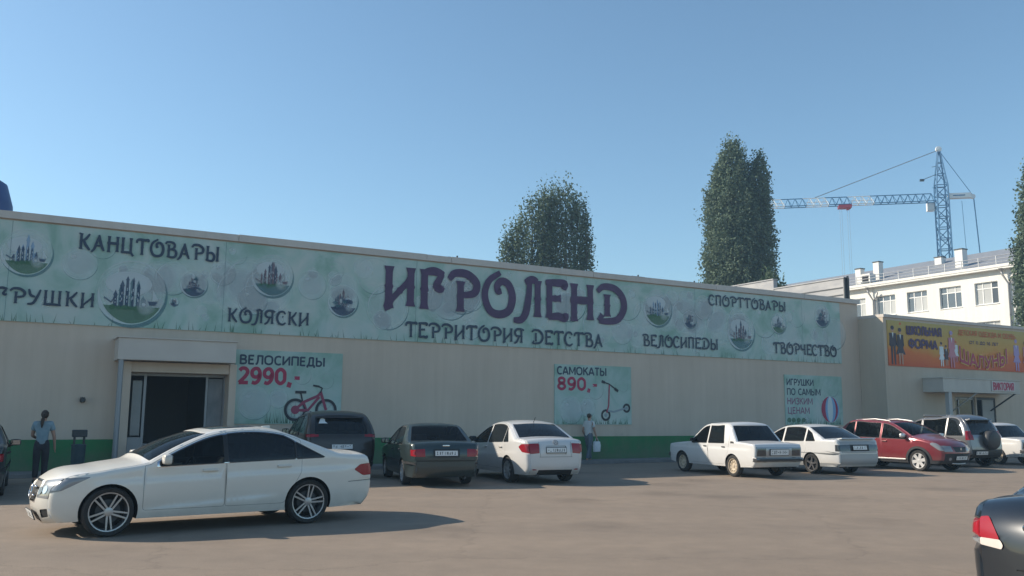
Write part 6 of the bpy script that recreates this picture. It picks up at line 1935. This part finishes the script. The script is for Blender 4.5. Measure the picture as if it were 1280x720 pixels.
# ------------------------------------------------------------------ tower crane
CR = thing('tower_crane', 'blue tower crane with white banded jib above the white building', 'crane', (65.0, 130.0, 0), math.atan2(.20, -.98))
BLUE = noisy('crane_blue', (.03, .13, .27), (.05, .18, .34), 2, rough=.5)
CWHITE = mat('crane_white', (.80, .80, .78), .45)
CRED = mat('crane_red', (.50, .03, .06), .5)
def lattice_mast(k, z0, z1, a0, a1, step, r, m=0):
    n = max(1, round((z1 - z0) / step))
    for i in range(n):
        za, zb = z0 + (z1 - z0) * i / n, z0 + (z1 - z0) * (i + 1) / n
        A, B_ = a0 + (a1 - a0) * i / n, a0 + (a1 - a0) * (i + 1) / n
        c0 = [(-A, -A), (A, -A), (A, A), (-A, A)]; c1 = [(-B_, -B_), (B_, -B_), (B_, B_), (-B_, B_)]
        for j in range(4):
            k.tube([(*c0[j], za), (*c1[j], zb)], r, 5, m, False)
            q = (j + 1) % 4
            k.tube([(*c0[j], za), (*c1[q], zb)] if i % 2 else [(*c0[q], za), (*c1[j], zb)], r * .55, 4, m, False)
            k.tube([(*c1[j], zb), (*c1[q], zb)], r * .6, 4, m, False)
k = MB(); lattice_mast(k, 0, 33.4, .80, .80, 1.7, .11); k.build('mast', BLUE, CR)
k = MB(); lattice_mast(k, 33.4, 36.6, .80, .78, 1.6, .11); lattice_mast(k, 36.6, 42.0, .78, .14, 1.8, .10)
k.tube([(-.9, -.9, 36.6), (.9, -.9, 36.6)], .10, 5); k.build('tower_head', BLUE, CR)
k = MB(); k.lathe([(0, -.22), (.42, -.2), (.46, 0), (.42, .2), (0, .22)], 'y', 16, 0, (.0, 0, 42.35)); k.build('pulley', CWHITE, CR, True, angle=40)
JZ = 34.2
k = MB(); x = .9; i = 0
while x < 33:
    w_ = 0 if not (9.0 < x < 12.0 or 16.0 < x < 19.5 or 22.7 < x < 26.2 or 29.5 < x < 33) else 1
    s_ = 1.1; z0, z1, h = JZ, JZ, 1.25
    for y in (-.6, .6):
        k.tube([(x, y, z0), (x + s_, y, z1)], .075, 5, w_, False)
        k.tube([(x, y, z0), (x + s_ / 2, 0, z0 + h)], .05, 4, w_, False); k.tube([(x + s_ / 2, 0, z0 + h), (x + s_, y, z0)], .05, 4, w_, False)
    k.tube([(x + s_ / 2, 0, z0 + h), (x + s_ * 1.5, 0, z0 + h)], .075, 5, w_, False)
    k.tube([(x, -.6, z0), (x, .6, z0)], .04, 4, w_, False)
    if w_: k.tube([(x, .0, z0 + .62), (x + s_, .0, z0 + .62)], .06, 4, 1, False)
    x += s_
k.build('jib', [BLUE, CWHITE], CR)
k = MB(); k.tube([(0, 0, 42.2), (18.3, 0, JZ + 1.3)], .036, 5); k.tube([(0, .25, 42.2), (18.3, .25, JZ + 1.3)], .036, 5); k.build('pendant_rope', GREY_STEEL, CR)
k = MB(); k.tube([(0, 0, 42.2), (-4.3, 0, JZ + .9)], .05, 5); k.tube([(-4.45, .1, JZ + .7), (-4.9, .1, 24), (-5.0, .1, 3)], .085, 5); k.tube([(-2.9, -.3, JZ), (-3.6, -.3, 3)], .035, 5); k.build('back_stay', BLUE, CR)
k = MB(); k.box(-4.1, -.95, -.45, .45, JZ + .35, JZ + 1.10); k.box(-3.2, -1.5, -.462, -.452, JZ + .65, JZ + .82, 1); k.box(-3.2, -1.5, .452, .462, JZ + .65, JZ + .82, 1)
k.lathe([(0, -.2), (.36, -.2), (.40, 0), (.36, .2), (0, .2)], 'y', 16, 0, (-4.35, 0, JZ + .55)); k.build('counter_jib', [CWHITE, BLUE], CR)
k = MB(); k.box(.9, 1.9, -1.4, -.62, JZ - 1.25, JZ - .05); k.box(.98, 1.82, -1.41, -1.40, JZ - .85, JZ - .25, 1); k.build('cabin', [CWHITE, PANE], CR)
k = MB(); k.box(13.0, 14.9, -.7, .7, JZ - .55, JZ - .10); k.box(13.3, 13.7, -.3, .3, JZ - .8, JZ - .5); k.build('trolley', CRED, CR)
for dx in (13.3, 13.6, 14.4, 14.7):
    k = MB(); k.tube([(dx, 0, JZ - .5), (dx, 0, 16.0)], .016, 4); k.build('hoist_rope', GREY_STEEL, CR)
k = MB(); k.box(13.1, 14.9, -.2, .2, 15.2, 16.0); k.build('hook_block', CRED, CR)
k = MB(); k.tube([(.6, 0, 38.4), (2.4, 0, 37.7)], .05, 5); k.box(2.3, 2.9, -.2, .2, 37.45, 37.75); k.tube([(.5, 0, 39.7), (1.1, 0, 39.6)], .04, 5); k.build('lamp_arm', DARK_METAL, CR)
k = MB(); k.box(-3.0, 3.0, -3.0, 3.0, 0, 1.2); k.build('base', GREY_STEEL, CR)
# ------------------------------------------------------------------ people
SKIN = mat('skin', (.42, .24, .17), .55)
def skin_mesh(name, verts, edges, radii, m, parent, sub=2, root=0):
    me = bpy.data.meshes.new(name)
    me.from_pydata(verts, edges, [])
    o = bpy.data.objects.new(name, me); COL.objects.link(o)
    md = o.modifiers.new('skin', 'SKIN'); md.use_smooth_shade = True
    sv_ = me.skin_vertices[0].data
    for i, r in enumerate(radii):
        sv_[i].radius = (r, r) if not isinstance(r, tuple) else r
        sv_[i].use_root = (i == root)
    sd = o.modifiers.new('sub', 'SUBSURF'); sd.levels = sub; sd.render_levels = sub
    dg = bpy.context.evaluated_depsgraph_get()
    nm = bpy.data.meshes.new_from_object(o.evaluated_get(dg))
    bpy.data.objects.remove(o)
    nm.materials.clear(); nm.materials.append(m)
    nm.polygons.foreach_set('use_smooth', [True] * len(nm.polygons))
    nm.name = name
    return link(name, nm, parent)

def person(label, loc, rz, h, J, shirt, trousers, hairm, hair, sleeves=.5, skirt=False):
    """J: joints of the pose, in units of height; builds one body and clothes over it"""
    root = thing('person', label, 'person', loc, rz)
    S = lambda p: tuple(c * h for c in p)
    V, E, Rr = [], [], []
    idx = {}
    def add(n, p, r, to=None):
        idx[n] = len(V); V.append(S(p)); Rr.append(r * h)
        if to is not None: E.append((idx[to], idx[n]))
    add('pelvis', J['pelvis'], .066); add('waist', J['waist'], .062, 'pelvis'); add('chest', J['chest'], .072, 'waist'); add('neck0', J['neck0'], .042, 'chest'); add('neck', J['neck'], .030, 'neck0')
    add('jaw', J['jaw'], .040, 'neck'); add('head', J['head'], .050, 'jaw'); add('crown', J['crown'], .036, 'head')
    for s in ('l', 'r'):
        add('sh' + s, J['sh' + s], .036, 'chest'); add('el' + s, J['el' + s], .024, 'sh' + s); add('wr' + s, J['wr' + s], .016, 'el' + s)
        hd = J['hand' + s]
        add('pa' + s, hd, .020, 'wr' + s)
        w_, a = Vector(J['wr' + s]), Vector(hd)
        d = (a - w_).normalized()
        sd = d.cross(Vector((0, 1, 0))).normalized() if abs(d.y) < .9 else Vector((1, 0, 0))
        up = d.cross(sd)
        for i, (off, ln) in enumerate(((-.012, .030), (-.004, .036), (.004, .034), (.012, .027))):
            b = a + d * .016 + up * off; t = b + d * ln + sd * .006
            add('f%d%s' % (i, s), tuple(b), .0058, 'pa' + s); add('t%d%s' % (i, s), tuple(t), .0045, 'f%d%s' % (i, s))
        b = a + up * -.018 - d * .004; t = b + d * .020 + up * -.012
        add('th' + s, tuple(b), .0062, 'pa' + s); add('tt' + s, tuple(t), .0050, 'th' + s)
        add('hip' + s, J['hip' + s], .058, 'pelvis'); add('kn' + s, J['kn' + s], .036, 'hip' + s); add('an' + s, J['an' + s], .022, 'kn' + s)
        an = Vector(J['an' + s]); fd = Vector(J.get('foot', (0, 1, 0))) * .075
        add('toe' + s, (an.x + fd.x, an.y + fd.y, .016), .018, 'an' + s)
    body = skin_mesh('body', V, E, Rr, SKIN, root)
    # face: nose, ears, eyes
    hd = Vector(J['head']) * h; fw = Vector(J.get('face', (0, 1, 0))).normalized()
    k = MB()
    sdv = Vector((0, 0, 1)).cross(fw).normalized()
    n0 = hd + fw * .050 * h - Vector((0, 0, .012 * h))
    k.tube([n0 + Vector((0, 0, .02 * h)), n0 + fw * .012 * h], [.006 * h, .010 * h], 6)
    for q in (-1, 1): k.tube([hd + sdv * q * .046 * h + Vector((0, 0, .006 * h)), hd + sdv * q * .052 * h - Vector((0, 0, .022 * h))], [.010 * h, .007 * h], 6)
    k.build('features', SKIN, body, True)
    k = MB()
    for q in (-1, 1): k.tube([hd + fw * .045 * h + sdv * q * .020 * h + Vector((0, 0, .004 * h)), hd + fw * .052 * h + sdv * q * .020 * h + Vector((0, 0, .004 * h))], .006 * h, 6)
    k.tube([hd + fw * .045 * h - sdv * .016 * h - Vector((0, 0, .040 * h)), hd + fw * .045 * h + sdv * .016 * h - Vector((0, 0, .040 * h))], .005 * h, 5)
    k.build('eyes_and_mouth', mat('dark_brown', (.06, .03, .025), .5), body, True)
    # shirt
    v2, e2, r2 = [], [], []
    def a2(p, r, to=None):
        v2.append(S(p)); r2.append(r * h)
        if to is not None: e2.append((to, len(v2) - 1))
        return len(v2) - 1
    P_ = lambda a, b, t: tuple(Vector(a).lerp(Vector(b), t))
    w0 = a2(P_(J['waist'], J['pelvis'], 1.45), .090); w1 = a2(J['waist'], .076, w0); c1 = a2(J['chest'], .086, w1); n1 = a2(P_(J['neck0'], J['neck'], .1), .048, c1)
    for s in ('l', 'r'):
        q = a2(J['sh' + s], .054, c1); q = a2(P_(J['sh' + s], J['el' + s], sleeves * .6), .045, q); a2(P_(J['sh' + s], J['el' + s], sleeves), .042, q)
    skin_mesh('shirt', v2, e2, r2, shirt, body)
    v2, e2, r2 = [], [], []
    w0 = a2(P_(J['waist'], J['pelvis'], .0), .072); p0 = a2(J['pelvis'], .076, w0)
    for s in ('l', 'r'):
        q = a2(J['hip' + s], .068, p0); q = a2(J['kn' + s], .046, q); a2(P_(J['kn' + s], J['an' + s], .92), .038, q)
    skin_mesh('trousers', v2, e2, r2, trousers, body)
    v2, e2, r2 = [], [], []
    for s in ('l', 'r'):
        an = Vector(J['an' + s]); fd = Vector(J.get('foot', (0, 1, 0))) * .09
        q = a2((an.x - fd.x * .35, an.y - fd.y * .35,   .024), .036); q = a2((an.x + fd.x * .35, an.y + fd.y * .35, .028), .038, q); a2((an.x + fd.x, an.y + fd.y, .018), .028, q)
        skin_mesh('shoe', v2, e2, r2, mat('shoe_leather', (.05, .045, .042), .6), body); v2, e2, r2 = [], [], []
    # hair: a rounded cap on the skull, and a tail where the photo shows one
    bm = bmesh.new()
    bmesh.ops.create_icosphere(bm, subdivisions=3, radius=1)
    (cx, cy, cz), (rx, ry, rz_) = hair[0], hair[1]
    for v in bm.verts:
        w_ = 1 + .05 * math.sin(v.co.x * 9) * math.sin(v.co.z * 7 + v.co.y * 5)
        v.co = Vector((cx + v.co.x * rx * w_, cy + v.co.y * ry * w_, cz + v.co.z * rz_ * w_)) * h
    hm = bpy.data.meshes.new('hair'); bm.to_mesh(hm); bm.free()
    hm.materials.append(hairm); hm.polygons.foreach_set('use_smooth', [True] * len(hm.polygons))
    ho = link('hair', hm, body)
    if len(hair) > 2:
        k = MB(); k.tube([S(p) for p, r in hair[2]], [r * h for p, r in hair[2]], 9); k.build('ponytail', hairm, ho, True)
    return root, body
HAIR = noisy('brown_hair', (.030, .018, .012), (.075, .045, .028), 30, rough=.6, stretch=(1, 1, .2))
# woman seen from behind, head turned to her right, right arm hanging
JW = dict(pelvis=(0, 0, .52), waist=(0, .01, .62), chest=(0, .005, .74), neck0=(0, .0, .83), neck=(.004, .0, .86), jaw=(.012, .016, .895), head=(.012, .010, .935), crown=(.010, .002, .968),
          shl=(-.098, 0, .795), shr=(.098, 0, .795), ell=(-.125, .05, .64), wrl=(-.06, .16, .60), handl=(-.03, .19, .60), elr=(.145, .0, .63), wrr=(.160, .035, .49), handr=(.163, .045, .455),
          hipl=(-.050, 0, .50), hipr=(.050, 0, .50), knl=(-.052, .012, .28), knr=(.052, .010, .28), anl=(-.055, -.01, .045), anr=(.055, -.01, .045), foot=(.1, 1, 0), face=(.5, .85, 0))
hairW = ((.010, -.004, .934), (.050, .056, .060), [((.004, -.046, .945), .018), ((-.004, -.070, .920), .026), ((-.012, -.078, .870), .025), ((-.016, -.080, .810), .021), ((-.018, -.078, .750), .006)])
w_, _ = person('woman with a brown ponytail, pale blue shirt and dark trousers, seen from behind', (-10.85, 20.68, 0), R(28), 1.68, JW, noisy('pale_blue_cotton', (.20, .28, .32), (.26, .34, .38), 8, rough=.85), noisy('dark_trousers', (.020, .020, .026), (.034, .033, .040), 8, rough=.85), HAIR, hairW, .55)
# man walking along the wall with a white bag
JM = dict(pelvis=(0, 0, .53), waist=(.0, .005, .62), chest=(.01, .005, .74), neck0=(.015, .0, .83), neck=(.02, .0, .86), jaw=(.032, .012, .895), head=(.028, .006, .935), crown=(.024, 0, .968),
          shl=(.01, .105, .80), shr=(.01, -.105, .80), ell=(-.05, .125, .64), wrl=(.02, .125, .52), handl=(.03, .125, .485), elr=(.04, -.130, .64), wrr=(.09, -.130, .52), handr=(.10, -.130, .485),
          hipl=(0, .052, .51), hipr=(0, -.052, .51), knl=(.05, .052, .285), knr=(-.02, -.052, .28), anl=(.09, .052, .045), anr=(-.10, -.052, .055), foot=(1, 0, 0), face=(1, 0, 0))
hairM = ((.014, 0, .944), (.050, .046, .048))
m_, _ = person('man in a white shirt and jeans walking along the wall by the scooter poster', (2.75, 31.5, 0), RZ + R(8), 1.73, JM, noisy('white_cotton', (.58, .58, .58), (.66, .66, .65), 8, rough=.85), noisy('blue_jeans', (.10, .13, .16), (.15, .18, .21), 9, rough=.9), HAIR, hairM, .6)
bg_ = thing('shopping_bag', 'white carrier bag hanging from the hand of the walking man', 'bag', (2.75, 31.5, 0), RZ + R(8))
k = MB()
cx, cy, zt = .173, -.225, .80
k.prism([(cx - .13, zt - .42), (cx + .13, zt - .42), (cx + .155, zt - .2), (cx + .12, zt - .06), (cx - .12, zt - .06), (cx - .155, zt - .2)], 'y', cy - .05, cy + .05)
k.build('bag_body', noisy('white_plastic_film', (.62, .64, .66), (.72, .73, .74), 9, rough=.5), bg_, True, angle=50, bevel=.02)
k = MB(); k.tube([(cx - .09, cy, zt - .07), (cx - .04, cy, zt + .04), (cx + .04, cy, zt + .04), (cx + .09, cy, zt - .07)], .008, 6); k.build('handle', mat('white_plastic', (.68, .69, .7), .5), bg_, True)

# ------------------------------------------------------------------ litter bin by the wall
lb_ = thing('litter_bin', 'dark street bin with a square hood against the green foot of the wall', 'bin', (-10.96, 22.68, 0), RZ)
k = MB(); k.lathe([(.0, .02), (.13, .02), (.15, .10), (.17, .78), (.18, .80), (.17, .82), (.155, .80)], 'z', 20); k.build('body', noisy('bin_blue_paint', (.03, .06, .075), (.05, .085, .10), 6, rough=.55), lb_, True, angle=40)
k = MB(); k.box(-.17, .17, -.17, .17, 1.00, 1.18); k.build('hood', DARK_METAL, lb_, bevel=.02)
k = MB()
for a in range(4): k.box(-.13 + .22 * (a % 2), -.09 + .22 * (a % 2), -.13 + .22 * (a // 2), -.09 + .22 * (a // 2), .78, 1.01)
k.build('hood_leg', DARK_METAL, lb_)
# ------------------------------------------------------------------ cars in their places
ws = white_sedan()
place(ws, -4.68, 13.45, -144.3)
ws.scale = (.97, .97, .97)
place(near_sedan(), 5.52, 6.82, 32)
place(brown_suv(), -5.1, 24.6, 112)
place(old_sedan('dark green sedan with a dark plate recess, right of the dark brown car', paint('dark_green_paint', (0.028, 0.048, 0.050), .3, .35, .8, dirt=(.10, .09, .08))), -2.15, 22.55, 107)
place(compact_sedan(), .16, 23.5, 114)
bx1 = boxy_sedan()
place(bx1, 6.36, 26.1, 113)
place(wedge_sedan(), 9.05, 27.8, 115)
place(red_hatch(), 12.8, 29.4, -61)
place(spare_suv(), 15.3, 32.0, 114)
bx2 = copy_tree(bx1)
bx2['label'] = 'old boxy white sedan cut by the right edge, beyond the silver off-road car'
place(bx2, 17.9, 33.9, 114)
place(old_sedan('dark sedan mostly cut off by the left edge, parked near the woman', paint('black_green_paint', (0.014, 0.020, 0.020), .3, .35, .8, dirt=(.09, .08, .07))), -11.2, 18.3, 118)
